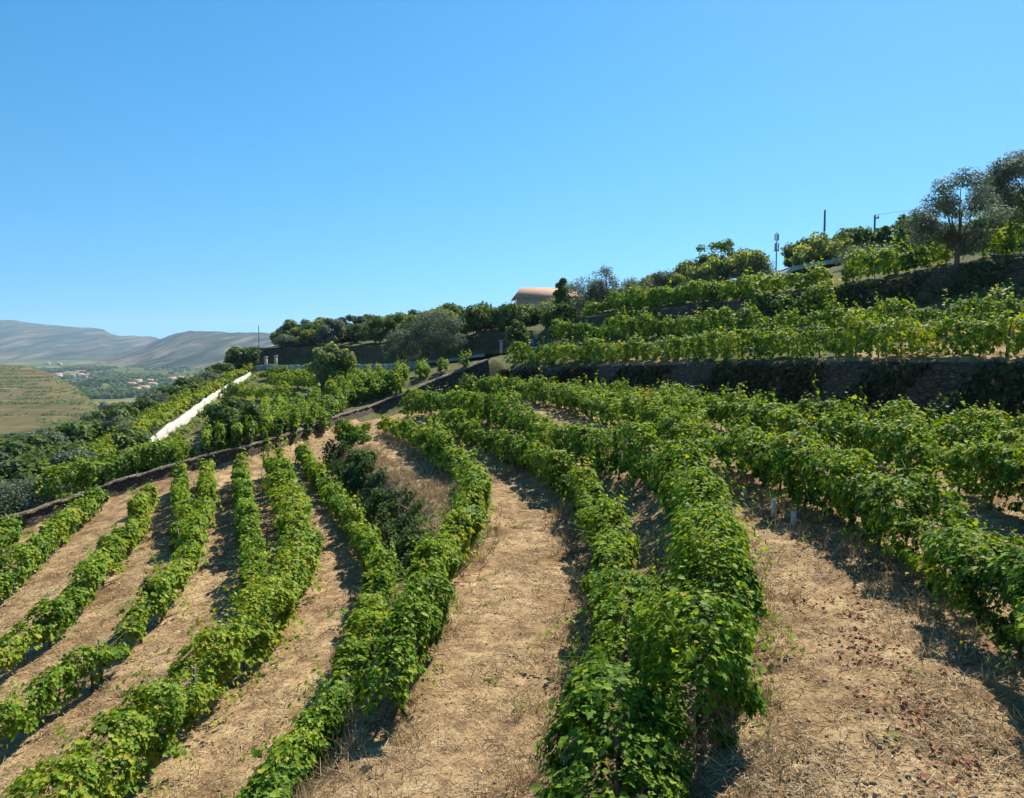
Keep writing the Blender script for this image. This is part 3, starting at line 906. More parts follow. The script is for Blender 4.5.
def hill_sheet(name, mat, pxs, profile, nz, seed, amp, nrow=90, Ytop=None, ridged=False):
    """profile(px) -> list of (Y, z); a sheet of ground following it with ridges and gullies"""
    pxs = np.asarray(pxs); V = np.zeros((nrow, len(pxs), 3))
    for i, px in enumerate(pxs):
        pr = profile(px); Ys = np.array([a for a, b in pr]); zs = np.array([b for a, b in pr])
        f = np.linspace(0, 1, nrow); Yr = np.interp(f, np.linspace(0, 1, len(Ys)), Ys)
        zr = np.interp(Yr, Ys, zs)
        u = (px - CX) / F_PX
        for j in range(nrow):
            x = u * Yr[j]
            q = fbm(x * nz, Yr[j] * nz, seed, 6)
            tp = min(1.0, .25 + 1.9 * abs(Yr[j] - Ytop(px)) / (Ys[-1] - Ys[0])) if Ytop else 1.0
            if ridged: q = .6 - 1.6 * abs(fbm(x * nz * 2.2, Yr[j] * nz * .3, seed, 6))
            V[j, i] = (x, Yr[j], zr[j] + amp * tp * q)
    idx = np.arange(nrow * len(pxs)).reshape(nrow, len(pxs))
    q = np.stack([idx[:-1, :-1], idx[:-1, 1:], idx[1:, 1:], idx[1:, :-1]], 2).reshape(-1, 4)
    me = np_mesh(name, V.reshape(-1, 3), q, np.full(len(q), 4), smooth=True)
    tag(link(name, me, mat), kind='structure')
    return BVHTree.FromPolygons([tuple(v) for v in V.reshape(-1, 3)], q.tolist())

zpx = lambda py, Y: P(CX, py, Y)[2]
def valley_prof(px):
    return [(150, -95), (260, zpx(480, 260)), (700, zpx(432, 700)), (1000, zpx(406, 1000)), (1400, zpx(390, 1400)), (2000, zpx(376 if px > 60 else 378, 2000)), (2700, zpx(367, 2700)),
            (3400, zpx(361, 3400)), (4400, zpx(360, 4400)), (7500, zpx(362, 7500))]
valley_bvh = hill_sheet('valley', FIELDS, np.linspace(-700, 760, 220), valley_prof, .004, 3, 7, 140)

edge = [(-700, 335), (-300, 350), (-100, 357), (0, 364), (30, 367), (52, 374), (75, 388), (90, 402), (102, 420), (112, 440), (125, 470), (200, 520)]
def tan_prof(px):
    t = lin_tab(edge, px)
    Yt = lin_tab([(-700, 900), (0, 850), (30, 830), (55, 770), (75, 700), (92, 610), (112, 480), (200, 330)], px)
    f = 330
    return [(f - 40, zpx(500, f - 40)), (f, zpx(476, f)), (f + (Yt - f) * .35, zpx(476 + (t - 476) * .52, f + (Yt - f) * .35)), (f + (Yt - f) * .7, zpx(476 + (t - 476) * .83, f + (Yt - f) * .7)), (Yt, zpx(t, Yt)), (Yt + 60, zpx(t, Yt) - 4), (Yt + 400, zpx(t, Yt) - 75)]
tan_bvh = hill_sheet('terraced_hill', TANHILL, np.linspace(-500, 160, 170), tan_prof, .012, 4, 1.2, 150)

m1 = [(-700, 330), (-300, 322), (-100, 326), (-40, 323), (0, 321), (18, 320), (32, 323), (50, 325.5), (80, 328), (103, 329), (112, 333), (122, 335.5), (150, 336.5), (165, 340), (210, 347), (400, 352)]
def m1_prof(px):
    t = lin_tab(m1, px); b = 369
    return [(3700, zpx(b, 3700)), (4300, zpx(b + (t - b) * .30, 4300)), (5000, zpx(b + (t - b) * .62, 5000)), (5600, zpx(b + (t - b) * .9, 5600)), (6000, zpx(t, 6000)), (6500, zpx(t, 6000) - 60), (7500, -140)]
hill_sheet('mountain_beyond', SCRUB, np.linspace(-600, 420, 260), m1_prof, .0016, 5, 55, 120, lambda a: 6000, True)
m2 = [(60, 364), (110, 357), (135, 349), (150, 344), (165, 338), (178, 333), (192, 331), (222, 331), (235, 333), (252, 332.5), (280, 333.5), (330, 331), (450, 329), (700, 330)]
def m2_prof(px):
    t = lin_tab(m2, px); b = 372
    return [(2600, zpx(b, 2600)), (3000, zpx(b + (t - b) * .35, 3000)), (3500, zpx(b + (t - b) * .72, 3500)), (4000, zpx(t, 4000)), (4400, zpx(t, 4000) - 40), (5200, -120)]
hill_sheet('mountain', SCRUB, np.linspace(60, 720, 200), m2_prof, .0026, 6, 30, 110, lambda a: 4000, True)

def drop(bvh, x, y):
    h = bvh.ray_cast(Vector((x, y, 2000)), DOWN)
    return h[0].z if h[0] is not None else None

# woods in the valley and at the foot of the hillside: one mass
def woods(name, n, spots, label_seed, size):
    r = np.random.default_rng(label_seed)
    pos, nr, sz = [], [], []
    while len(pos) < n:
        a, b, Y0, Y1, = spots[r.integers(len(spots))]
        px = r.uniform(a, b); Y = Y0 * (Y1 / Y0) ** r.random(); x = (px - CX) / F_PX * Y
        if fbm(x * .008, Y * .008, 8, 3) < .06: continue
        z = drop(valley_bvh, x, Y); zt = drop(tan_bvh, x, Y)
        z = max([q for q in (z, zt) if q is not None], default=None)
        if z is None: continue
        s = r.uniform(.6, 1.3) * size
        for _ in range(16):
            d = r.normal(0, 1, 3); d /= np.linalg.norm(d); d[2] = abs(d[2])
            pos.append((x + d[0] * s * .55, Y + d[1] * s * .55, z + d[2] * s * .9)); nr.append(d + np.array([0, 0, .4])); sz.append(s * r.uniform(.5, .9))
    pos, nr, sz = np.array(pos), np.array(nr), np.array(sz)
    g = leaves_geo('far', pos, nr, r.normal(0, 1, pos.shape), sz, np.clip(r.normal(.3, .14, len(pos)), 0, 1))
    return tag(link(name, leaf_mesh(name, [g]), DARKLEAF), kind='stuff')
woods('woods', 40000, [(45, 330, 1050, 1900), (60, 260, 800, 1500), (80, 330, 1500, 2400), (30, 120, 2300, 2500)], 3, 7.5)
def hill_vines(name, n, seed):
    r = np.random.default_rng(seed); pos = []
    while len(pos) < n:
        px = r.uniform(-200, 98); Y = r.uniform(360, 845); x = (px - CX) / F_PX * Y; z = drop(tan_bvh, x, Y)
        if z is None: continue
        if ((z + 2.0 * fbm(x * .012, Y * .006, 31, 2)) % 1.7) > .55 or fbm(x * .016, Y * .012, 33, 4) < -.08: continue
        pos.append((x, Y, z + .5))
    pos = np.repeat(np.array(pos), 2, 0); m = len(pos); pos += r.normal(0, .5, pos.shape) * np.array([1, 1, .4])
    g = leaves_geo('far', pos, np.array([0, -.5, 1.0]) + r.normal(0, .4, (m, 3)), r.normal(0, 1, (m, 3)), r.uniform(.9, 1.7, m), np.clip(r.normal(.45, .2, m), 0, 1))
    return tag(link(name, leaf_mesh(name, [g]), LIGHTLEAF), kind='stuff')
hill_vines('hillside_vines', 11000, 7)
woods('hillside_thicket', 9000, [(-250, 130, 290, 400), (-250, 60, 330, 420)], 4, 4.5)

# village houses across the valley
def house(name, loc, size, rz, label, cat, group, wallm, windows=2, ridge=.32):
    L, D, H = size
    root = empty(name, loc, label, cat, group); root.rotation_euler = (0, 0, rz)
    g = Geo(); g.box((0, 0, H / 2 - .5), (L, D, H + 1)); link('wall', g.mesh('wall'), wallm, root)
    g = Geo(); e = .5; rh = D * ridge
    a = [(-L / 2 - e, -D / 2 - e, H), (L / 2 + e, -D / 2 - e, H), (L / 2 + e, D / 2 + e, H), (-L / 2 - e, D / 2 + e, H), (-L / 2 + D * .1, 0, H + rh), (L / 2 - D * .1, 0, H + rh)]
    a = [(x, y, z + .02) for x, y, z in a]; b = [(x, y, z - .18) for x, y, z in a[:4]]
    g.add(a + b, [(0, 1, 5, 4), (1, 2, 5), (2, 3, 4, 5), (3, 0, 4), (0, 6, 7, 1), (1, 7, 8, 2), (2, 8, 9, 3), (3, 9, 6, 0), (6, 9, 8, 7)])
    link('roof', g.mesh('roof'), TILE, root)
    for k in range(windows):
        w = Geo(); x = (k + .5) / windows * L - L / 2
        w.box((x, -D / 2 - .03, H * .55), (L * .12, .1, H * .34)); link('window', w.mesh('window'), GLASS, root)
    return root
spots = [(72, 378, 1900), (76, 376.5, 1950), (80, 377.5, 1900), (84, 379, 1880), (88, 376, 1960), (58, 375, 2000), (131, 386, 1500), (138, 384, 1560), (144, 388, 1450), (150, 383, 1600), (136, 389, 1400), (152, 386, 1500), (172, 382, 1700), (176, 384, 1650), (181, 380, 1750), (60, 364, 2900), (48, 363, 3000)]
rv = random.Random(4)
for k, (px, py, Y) in enumerate(spots):
    x = (px - CX) / F_PX * Y; z = drop(valley_bvh, x, Y)
    if z is None: continue
    s = rv.uniform(11, 19) * (1.5 if Y > 2500 else 1)
    house('valley_house', (x, Y, z), (s, s * .6, rv.uniform(5, 8)), rv.uniform(-.7, .7), 'tiny pale house in the village far across the valley', 'house', 'village houses across the valley', WHITEWASH if k % 3 else RENDER_WALL)

# ------------------------------------------------------------------ track, road, ramp
def ribbon(name, pts, w, mat, dz=.05, thick=.25, wid=None):
    c = smooth_line(pts, .6, 3); n = len(c)
    hw = np.full(n, w / 2) if wid is None else np.interp(np.linspace(0, 1, n), np.linspace(0, 1, len(wid)), wid) / 2
    Lf, Rt = offset(c, -1), offset(c, 1)
    Lf = c + (Lf - c) * hw[:, None]; Rt = c + (Rt - c) * hw[:, None]
    zt = np.array([max(gz_at(*p[:2]) for p in (a, b, q)) for a, b, q in zip(Lf, c, Rt)])
    for _ in range(6): zt[1:-1] = np.maximum(zt[1:-1] * .4, (zt[:-2] + zt[2:] + 2 * zt[1:-1]) / 4) if False else (zt[:-2] + zt[2:] + 2 * zt[1:-1]) / 4
    V = []
    for P_, zz in ((Lf, -thick), (Lf, dz), (Rt, dz), (Rt, -thick)):
        q = P_.copy(); q[:, 2] = zt + zz; V.append(q)
    V = np.array(V); idx = np.arange(4 * n).reshape(4, n)
    f = np.stack([idx[:-1, :-1], idx[1:, :-1], idx[1:, 1:], idx[:-1, 1:]], 2).reshape(-1, 4)
    return tag(link(name, np_mesh(name, V.reshape(-1, 3), f, np.full(len(f), 4)), mat), kind='structure')
ribbon('road', RD[:5], 4.2, ASPHALT, .05)
ribbon('concrete_ramp', [G(752, 283), G(785, 274), G(820, 267), G(850, 262)], 2.4, CONCRETE, .10)

# ------------------------------------------------------------------ walls
wt = smooth_line(TR[2:-1], .6, 4); wt = drape(wt); wm = wt[len(wt) // 2].copy()
root = empty('white_wall', wm, 'long thin whitewashed wall running down the slope from the gate', 'wall'); root['kind'] = 'thing'
n_ = len(wt); hh = np.interp(np.linspace(0, 1, n_), [0, .12, .7, 1], [.5, .85, .8, .6]); tn = offset(wt, 1) - wt
V = []
for sd_, up in ((.16, -.4), (.13, 1), (.0, 1), (-.13, 1), (-.16, -.4)):
    q = wt + tn * sd_; q[:, 2] = wt[:, 2] + (hh + .05 * (sd_ == 0) if up == 1 else up) + (np.array([.05 * fbm(a * .8, c * .8, 21) for a, c in wt[:, :2]]) if up == 1 else 0); V.append(q - wm)
V = np.array(V); idx = np.arange(5 * n_).reshape(5, n_)
fq = np.concatenate([np.stack([idx[k, :-1], idx[k, 1:], idx[k + 1, 1:], idx[k + 1, :-1]], 1) for k in range(4)])
link('masonry', np_mesh('masonry', V.reshape(-1, 3), fq, np.full(len(fq), 4)), OLDWHITE, root)
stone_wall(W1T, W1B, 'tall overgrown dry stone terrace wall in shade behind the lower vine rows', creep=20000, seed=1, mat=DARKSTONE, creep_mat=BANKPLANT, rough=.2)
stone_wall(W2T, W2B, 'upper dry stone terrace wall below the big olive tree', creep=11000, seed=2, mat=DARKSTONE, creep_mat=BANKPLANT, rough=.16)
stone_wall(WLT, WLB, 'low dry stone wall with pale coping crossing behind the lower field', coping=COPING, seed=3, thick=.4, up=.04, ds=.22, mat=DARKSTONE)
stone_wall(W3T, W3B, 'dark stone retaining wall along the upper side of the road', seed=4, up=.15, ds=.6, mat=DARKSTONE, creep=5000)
g = Geo()
para = offset(RD, 2.5)
pr = drape(smooth_line(para, 1.0), .0); pm = pr[len(pr) // 2].copy()
root = empty('parapet', pm, 'low pale concrete parapet along the outer edge of the road', 'parapet')
for a, b in zip(pr[:-1], pr[1:]):
    if a[0] / a[1] > -.13: break
    c = (a + b) / 2
    g.box((c[0] - pm[0], c[1] - pm[1], c[2] - pm[2] + .22), (np.linalg.norm(b - a) * 1.0, .28, .75), math.atan2(b[1] - a[1], b[0] - a[0]))
link('parapet_wall', g.mesh('parapet_wall'), CONCRETE, root)
g = Geo()
for a, b in zip(pr[:-1], pr[1:]):
    if a[0] / a[1] > -.13: break
    c = (a + b) / 2
    g.box((c[0] - pm[0], c[1] - pm[1], c[2] - pm[2] + .64), (np.linalg.norm(b - a) * 1.01, .36, .09), math.atan2(b[1] - a[1], b[0] - a[0]))
link('coping', g.mesh('coping'), CONCRETE, root)
for px in (265.5, 275.5):
    p = P(px, 352, 106.5); p[2] = gz_at(p[0], p[1])
    t = empty('gate_pillar', p, 'pale square gate pillar where the white wall meets the road, ' + ('next to the thin pole' if px < 270 else 'next to the road wall'), 'gate pillar', 'gate pillars at the top of the white wall')
    g = Geo(); g.box((0, 0, .7), (.36, .36, 1.5)); link('shaft', g.mesh('shaft'), RENDER_WALL, t)
    g = Geo(); g.box((0, 0, 1.5), (.5, .5, .12)); g.box((0, 0, 1.6), (.34, .34, .1)); link('cap', g.mesh('cap'), CONCRETE, t)

# ------------------------------------------------------------------ vine rows
gp = lambda *a: [G(x, y) for x, y in a]
# central terrace and its neighbours
h1 = hedge(CL[2:-1], 'vine row on the lip of the bare bank, left edge of the central path', 'vine rows beside the central path', 1.28, .38, 1.2, .14, seed=11, ds=.4, gaps=.04, posts=False)
hedge(gp((384, 434), (412, 446), (434, 462), (458, 480)), 'short yellowing vine row at the head of the central path', 'vine rows beside the central path', 1.35, .4, 1, .22, seed=12)
h2 = hedge(np.vstack([CR[3:-1]]), 'vine row hugging the right edge of the central path', 'vine rows beside the central path', 1.25, .42, 1.25, .08, skirt=.25, seed=13, shift=.42, ds=.4, wires=False)
h3 = hedge(np.vstack([RL[1:]]), 'biggest near vine row, deep green, bulging over the left edge of the reddish path', 'vine rows above the central path', 1.58, .58, 1.45, .05, skirt=.3, seed=14, shift=-.42, ds=.4, wires=False, posts=False)
h3b = hedge([W(.68, 4.4, -4.3), W(.85, 6.0, -4.3), W(1.1, 7.6, -4.3), W(1.42, 9.4, -4.2), W(1.78, 11.5, -4.2), W(2.1, 13.2, -4)], 'lowest tangle of vines between the central path and the biggest near row', 'vine rows above the central path', 1.05, .72, 1.6, 0.02, seed=15, ds=.4, posts=False, wires=False, base=.28)
h4 = hedge(np.vstack([SL]), 'shady vine row along the right edge of the reddish path, white tubes at its foot', 'vine rows below the tall wall', 1.42, .62, 1.4, .06, skirt=.35, seed=16, shift=.55, ds=.4, red=.004, wires=False)
hedge(S2L[0:], 'vine row with straw gaps next behind the row with white tubes', 'vine rows below the tall wall', 1.22, .48, 1.3, .12, skirt=.3, seed=17, gaps=.08, ds=.4)
hedge([W(11.2, 8, -3.1), W(11.9, 13, -3.05), W(12, 18.5, -3), W(11, 24, -3.05), W(9.2, 30, -3.15), W(6.6, 39, -3.3), W(2.8, 48.5, -3.4), W(-1.8, 55, -3.4)], 'long dark vine row nearest below the tall overgrown wall', 'vine rows below the tall wall', 1.12, .48, 1.2, .0, skirt=.3, seed=18, ds=.5)
hedge([W(14.2, 15, -3), W(14.3, 19, -3), W(13.4, 23, -3)], 'short bright vine row at the foot of the tall wall by the frame edge', 'vine rows below the tall wall', 1.4, .5, 1.1, .1, seed=19, ds=.5)

# lower field rows, left
hedge([W(-2.7, 6.5, -6.1)] + gp((362, 690)) + [Z(391, 606, -6.2), Z(352, 530, -6.3), Z(322, 490, -6.25), Z(304, 462, -6.1)], 'vine row at the foot of the bare bank, bordering the lower field', 'vine rows of the lower field', 1.05, .30, 1.2, .12, seed=21, shift=-.12, ds=.4, base=.4)
hedge([W(-4.9, 7.5, -6.5)] + gp((135, 798), (171, 767), (239, 691), (275, 651), (299, 611), (309, 580), (307, 552), (295, 506), (281, 474)), 'widest vine row of the lower field, with stray yellow leaves', 'vine rows of the lower field', 1.4, .62, 1.4, .17, skirt=.45, seed=22, shift=-.28, ds=.4)
hedge(gp((262, 610), (262, 580), (257, 550), (251, 512), (246, 478)), 'shorter vine row doubling the widest row of the lower field', 'vine rows of the lower field', 1.2, .3, 1.1, .1, seed=23, shift=-.25)
hedge([W(-9.2, 9.5, -7)] + gp((0, 768), (68, 716), (120, 675), (171, 623), (195, 588), (209, 540), (215, 508), (211, 482)), 'vine row of the lower field with a wooden stake showing in a gap', 'vine rows of the lower field', 1.2, .38, 1.15, .22, seed=24, shift=-.25, ds=.4, gaps=.08)
hedge(gp((186, 556), (189, 530), (187, 505), (184, 488)), 'short vine row doubling the row with the stake gap', 'vine rows of the lower field', 1.25, .28, 1.1, .08, seed=25, shift=-.2)
hedge(gp((-60, 735), (0, 690), (24, 675), (76, 631), (112, 584), (140, 548), (153, 508)), 'thin vine row with dark trunks, third lane from the low stone wall corner', 'vine rows of the lower field', 1.2, .36, 1.1, .2, seed=26, shift=-.25, gaps=.08)
hedge(gp((-80, 660), (0, 612), (40, 575), (75, 536), (108, 508)), 'vine row ending near the middle of the low stone wall', 'vine rows of the lower field', 1.2, .36, 1.1, .12, seed=27, shift=-.25)
hedge(gp((-80, 610), (0, 566), (22, 545)), 'outermost vine row of the lower field, cut by the frame', 'vine rows of the lower field', 1.35, .38, 1.1, .12, seed=28, shift=-.2)

# terrace above the tall wall
def along(T, d, a, b, zoff=0):
    u = T[:, 0] / T[:, 1] * F_PX + CX
    line = offset(smooth_line(T, .8, 2), d)
    uu = line[:, 0] / line[:, 1] * F_PX + CX
    return line[(uu > a) & (uu < b)]
hedge(along(W1T, .75, 500, 1180), 'front vine row on the terrace just above the tall wall', 'vine rows above the tall wall', 1.65, .55, 1.2, .16, seed=31, skirt=.15, base=.42)
hedge(along(W1T, 4.6, 520, 1180), 'second vine row above the tall wall', 'vine rows above the tall wall', 1.6, .55, 1.1, .05, seed=32, parts=False, skirt=.15, base=.42)
hedge(along(W1T, 8.2, 560, 835), 'vine row below the upper terrace wall', 'vine rows above the tall wall', 1.6, .55, 1.1, .03, seed=33, parts=False, skirt=.15, base=.42)
# above the upper wall
hedge(along(W2T, 1.3, 730, 835), 'yellow-green vine row in front of the concrete ramp', 'vine rows on the upper terrace', 1.3, .5, 1.1, .18, seed=34, parts=False, skirt=.15, base=.42)
hedge(along(W2T, 1.6, 832, 955), 'trimmed dark vine row beside the foot of the big olive', 'vine rows on the upper terrace', 1.7, .5, 1.2, .1, seed=35, skirt=.15, base=.42)
hedge(along(W2T, 1.6, 975, 1180), 'vine row on the far side of the big olive trunk', 'vine rows on the upper terrace', 1.6, .5, 1.1, .14, seed=36, skirt=.15, base=.42)
hedge(along(W2T, 5.5, 850, 1180), 'second vine row behind the big olive tree', 'vine rows on the upper terrace', 1.6, .5, 1.0, .05, seed=37, parts=False, skirt=.15, base=.42)
hedge(along(W2T, 9.5, 880, 1180), 'highest vine row near the skyline by the olive trees', 'vine rows on the upper terrace', 1.6, .5, 1.0, .05, seed=38, parts=False, skirt=.15, base=.42)
hedge(along(W2T, 1.4, 585, 725), 'vine row under the pale olives left of the ramp', 'vine rows on the upper terrace', 1.0, .5, 1.0, .1, seed=39, parts=False, skirt=.15, base=.42)
hedge(along(W2T, 5.0, 640, 790), 'vine row climbing behind the pale olives', 'vine rows on the upper terrace', 1.1, .5, 1.0, .1, seed=40, parts=False, skirt=.15, base=.42)

# field between the low wall, the track and the road
for k in range(9):
    a = 206 + k * 14.5; yb = 458 - k * 2.6
    hedge([G(a, yb), G(a + 6 + k * 1.2, yb - 22), G(a + 12 + k * 2.2, yb - 40)], 'vine row running up the slope from the low wall, seen end on', 'end-on vine rows above the low wall', 1.35, .2, 1.0, .14 - .02 * k, seed=50 + k, base=.42)
for k in range(6):
    a = 328 + k * 11.5
    hedge([G(a + 14, 408 - k * 2.2), G(a + 2, 398 - k * 2.0), G(a - 8, 388 - k * 1.6)], 'plump vine row slanting across the small block below the parapet', 'slanting vine rows below the parapet', 1.4, .24, 1.1, .06, seed=70 + k, parts=False)
hedge(gp((268, 387), (300, 388), (330, 390)), 'yellowish vine row just below the parapet and gate', 'vine rows below the gate', 1.6, .5, 1.1, .2, seed=81, parts=False)
hedge(gp((225, 397), (255, 400), (292, 401)), 'yellow vine row beside the white wall bend', 'vine rows below the gate', 1.5, .5, 1.1, .24, seed=82, parts=False)
hedge(gp((262, 380), (300, 379), (345, 380)), 'vine row tight under the parapet by the gate', 'vine rows below the gate', 1.3, .5, 1.1, .1, seed=83, parts=False)
for k in range(4):
    hedge([G(402 + k * 21, 384 - k * 4.2), G(401 + k * 21, 379 - k * 3.8)], 'round vine clump of the row under the two road olives', 'vine clumps under the road olives', 1.35, .5, 1.2, .04, seed=90 + k, parts=False)
hedge(along(WLT, -1.8, 20, 205), 'bright vine row right behind the low stone wall', 'vine rows behind the low wall', 1.6, .6, 1.2, .14, seed=101, parts=False)
hedge(along(WLT, -5.0, -40, 190), 'yellow-green vine row two strides behind the low stone wall', 'vine rows behind the low wall', 1.5, .6, 1.1, .1, seed=102, parts=False)
hedge(along(WLT, -9.5, 20, 130), 'yellow vine row below the end of the white wall', 'vine rows behind the low wall', 1.5, .6, 1.1, .26, seed=103, parts=False)
for k, d in enumerate((-2.6, -5.0)):
    ln = smooth_line(TR, 1.0, 3); ln = offset(ln, d)
    hedge(ln[4:], ['yellow-green vine row bordering the white wall on its valley side', 'golden vine row one over from the white wall', 'vine row along the tree belt below the white wall'][k], 'vine rows beyond the white wall', 1.25, .5, 1.1, .28 - .06 * k, seed=110 + k, parts=False)

hedge(offset(smooth_line(TR[2:-1], 1.0, 3), 1.0), 'ragged strip of weeds along the foot of the white wall', 'weeds by the white wall', .6, .4, .9, .05, seed=120, parts=False, gaps=.35, base=.1, category='weeds', name='wild_hedge', mat=LIGHTLEAF)
# ------------------------------------------------------------------ long shoots that stick out of the near rows
def on(root_pts, s): pass
a = G(592, 655); runner(h2, (a[0] + .25, a[1], a[2] + .95), np.array(P(532, 645, a[1] - .1)), 20, 1, .05)
a = G(757, 660); runner(h3, (a[0] - .1, a[1], a[2] + .75), np.array(P(806, 661, a[1] + .1)), 18, 2, .06)
a = G(420, 640); runner(h1, P(372, 615, 12.0), P(328, 617, 12.3), 16, 3, .05)
a = P(318, 690, 13.2); runner(h1, P(330, 700, 12.6), P(313, 652, 12.9), 14, 4, .0)

# ------------------------------------------------------------------ planting tubes by the path
for px, py, hh, lab in ((755, 497, .25, 'white vine guard tube, smallest and farthest of three beside the path'), (784, 514, .36, 'white vine guard tube with leaves on top, middle of three beside the path'), (804, 522, .28, 'greyish vine guard tube, nearest the dark vine row')):
    p = G(px - 11, py + 3)
    t = empty('vine_guard', p, lab, 'vine guard', 'vine guards beside the path')
    g = Geo(); g.tube([(0, 0, -.05), (.01, 0, hh * .5), (.015, .01, hh)], [.06, .057, .06], 4); link('sleeve', g.mesh('sleeve'), TUBE, t)
    r = np.random.default_rng(int(px)); n = 12
    pos = np.column_stack([r.normal(0, .07, n), r.normal(0, .07, n), hh + r.uniform(-.02, .16, n)])
    link('foliage', leaf_mesh('foliage', [leaves_geo('vine', pos, np.array([0, 0, 1.0]) + r.normal(0, .5, (n, 3)), r.normal(0, 1, (n, 3)), r.uniform(.06, .1, n), r.uniform(.45, .6, n))]), VINE, t)
    g = Geo(); g.tube([(.1, 0, -.05), (.1, .01, hh + .1)], [.012, .01], 5); link('stake', g.mesh('stake'), WOODPOST, t)
p = G(667, 366)
p = W1T[4] * .45 + W1T[5] * .55
x_ = P(667, 362, 45)
t = empty('vine_guard', (x_[0], x_[1] + .3, gz_at(x_[0], x_[1] + .3)), 'lone white vine guard tube on top of the tall wall', 'vine guard')
g = Geo(); g.tube([(0, 0, -.05), (0, 0, .6)], [.14, .14], 6); link('sleeve', g.mesh('sleeve'), TUBE, t)
g = Geo(); g.tube([(.16, 0, -.05), (.16, .01, .8)], [.02, .02], 5); link('stake', g.mesh('stake'), WOODPOST, t)

# ------------------------------------------------------------------ house on the ridge
Yh = 106
c = P(540, 299, Yh)
house('ridge_house', (c[0] + .9, Yh, c[2] - 2.9), (8.4, 6.0, 3.0), .06, 'cream house with a terracotta hipped roof showing above the bushes', 'house', None, RENDER_WALL, 3, .24)

# ------------------------------------------------------------------ poles and mast
def pole(px, top, Y, label, rad, arms=False, extra=2.0, mat=WOODPOST):
    tp = P(px, top, Y); z0 = gz_at(tp[0], tp[1]) - .3
    root = empty('utility_pole', (tp[0], tp[1], z0), label, 'utility pole', None)
    h = tp[2] - z0
    g = Geo(); g.tube([(0, 0, 0), (0, 0, h)], [rad * 1.25, rad], 8); link('shaft', g.mesh('shaft'), mat, root)
    if arms:
        g = Geo(); g.box((.12, -.05, h - .25), (.4, .1, .1)); link('crossarm', g.mesh('crossarm'), mat, root)
        for s in (-.05, .28):
            g = Geo(); g.tube([(s, 0, h - .2), (s, 0, h - .08), (s, 0, h)], [.05, .06, .03], 6); link('insulator', g.mesh('insulator'), TUBE, root)
        g = Geo(); g.tube([(.25, -.1, h - 2.1), (.25, -.1, h - 1.1)], [.24, .24], 10); link('transformer', g.mesh('transformer'), STEEL, root)
    return root, tp
pa, ta = pole(825, 210, 62, 'tall bare wooden pole standing on the skyline', .08)
pb, tb = pole(875, 215, 64, 'shorter pole with small bracket and round transformer near the big olive', .08, True)
pc, tcp = pole(258.5, 325, 106, 'thin pole beside the gate at the top of the white wall', .05)
g = Geo()
end = P(1060, 172, 80)
pts = [(tb + (end - tb) * t) + np.array([0, 0, -1.0 * 4 * t * (1 - t) * .5]) for t in np.linspace(0, 1, 16)]
g.tube([tuple(np.array(q) - tb) for q in pts], [.018] * 16, 4)
o = link('power_line', g.mesh('power_line'), WIRE, None, Vector(tb)); tag(o, 'thin overhead wire running from the transformer pole to the treetops', 'wire')
g = Geo()
pts = [(ta + (tb - ta) * t) + np.array([0, 0, -.5 * 4 * t * (1 - t)]) for t in np.linspace(0, 1, 12)]
tm = P(777, 232, 150)
root = empty('antenna_mast', (tm[0], tm[1], tm[2] - 16), 'distant phone mast with panel antennas above the skyline bushes', 'antenna mast')
g = Geo(); g.tube([(0, 0, 0), (0, 0, 16)], [.2, .1], 8); link('shaft', g.mesh('shaft'), STEEL, root)
for k in range(6):
    an = k * math.pi / 3; z = 15.0 if k % 2 else 13.2
    g = Geo(); g.box((math.cos(an) * .34, math.sin(an) * .34, z), (.16, .28, 1.3), an); link('antenna', g.mesh('antenna'), STEEL, root)
g = Geo(); g.tube([(0, 0, 12.3), (0, 0, 12.5)], [.5, .5], 10); link('platform', g.mesh('platform'), STEEL, root)
sp = P(501, 341, 79); z0 = gz_at(sp[0], sp[1])
root = empty('marker_post', (sp[0], sp[1], z0), 'pale concrete post at the bend of the road', 'post')
g = Geo(); g.tube([(0, 0, -.3), (0, 0, sp[2] - z0)], [.2, .17], 4); link('shaft', g.mesh('shaft'), CONCRETE, root)
g = Geo(); g.box((0, 0, sp[2] - z0 + .05), (.42, .42, .1)); link('cap', g.mesh('cap'), CONCRETE, root)
sp = P(534, 336, 76); z0 = gz_at(sp[0], sp[1])
root = empty('drum', (sp[0], sp[1], z0), 'small blue drum among the bushes by the road bend', 'drum')
g = Geo(); g.tube([(0, 0, 0), (0, 0, .1), (0, 0, .3), (0, 0, .32), (0, 0, .6), (0, 0, .62), (0, 0, .9)], [.2, .23, .23, .245, .245, .23, .21], 14); link('barrel', g.mesh('barrel', True), BLUEP, root)
g = Geo(); g.tube([(0, 0, .9), (0, 0, .94)], [.215, .2], 14); link('lid', g.mesh('lid'), BLUEP, root)

# ------------------------------------------------------------------ trees
def ol(px, top, Y, w, label, seed, group=None, **kw):
    k = dict(trunk_h=.25, nclump=48, nleaf=12000, leaf=.2, airy=.5, kind='slim'); k.update(kw)
    return tree_px('olive_tree', px, top, Y, w, label, 'olive tree', group, OLIVE, seed, **k)
def br(px, top, Y, w, label, seed, group=None, mat=None, name='broadleaf_tree', cat='tree', **kw):
    k = dict(trunk_h=.22, nclump=40, nleaf=7000, leaf=.2, airy=.4, kind='mid'); k.update(kw)
    return tree_px(name, px, top, Y, w, label, cat, group, mat or DARKLEAF, seed, **k)
ol(958, 174, 40.5, 94, 'big dark olive tree with a forked trunk on the upper terrace', 1, nclump=34, nleaf=15000, leaf=.15, trunk_h=.3, airy=.8)
ol(1030, 148, 46, 84, 'olive tree partly cut by the frame, highest on the slope', 2, nclump=34, nleaf=13000, leaf=.16, trunk_h=.3, airy=.75)
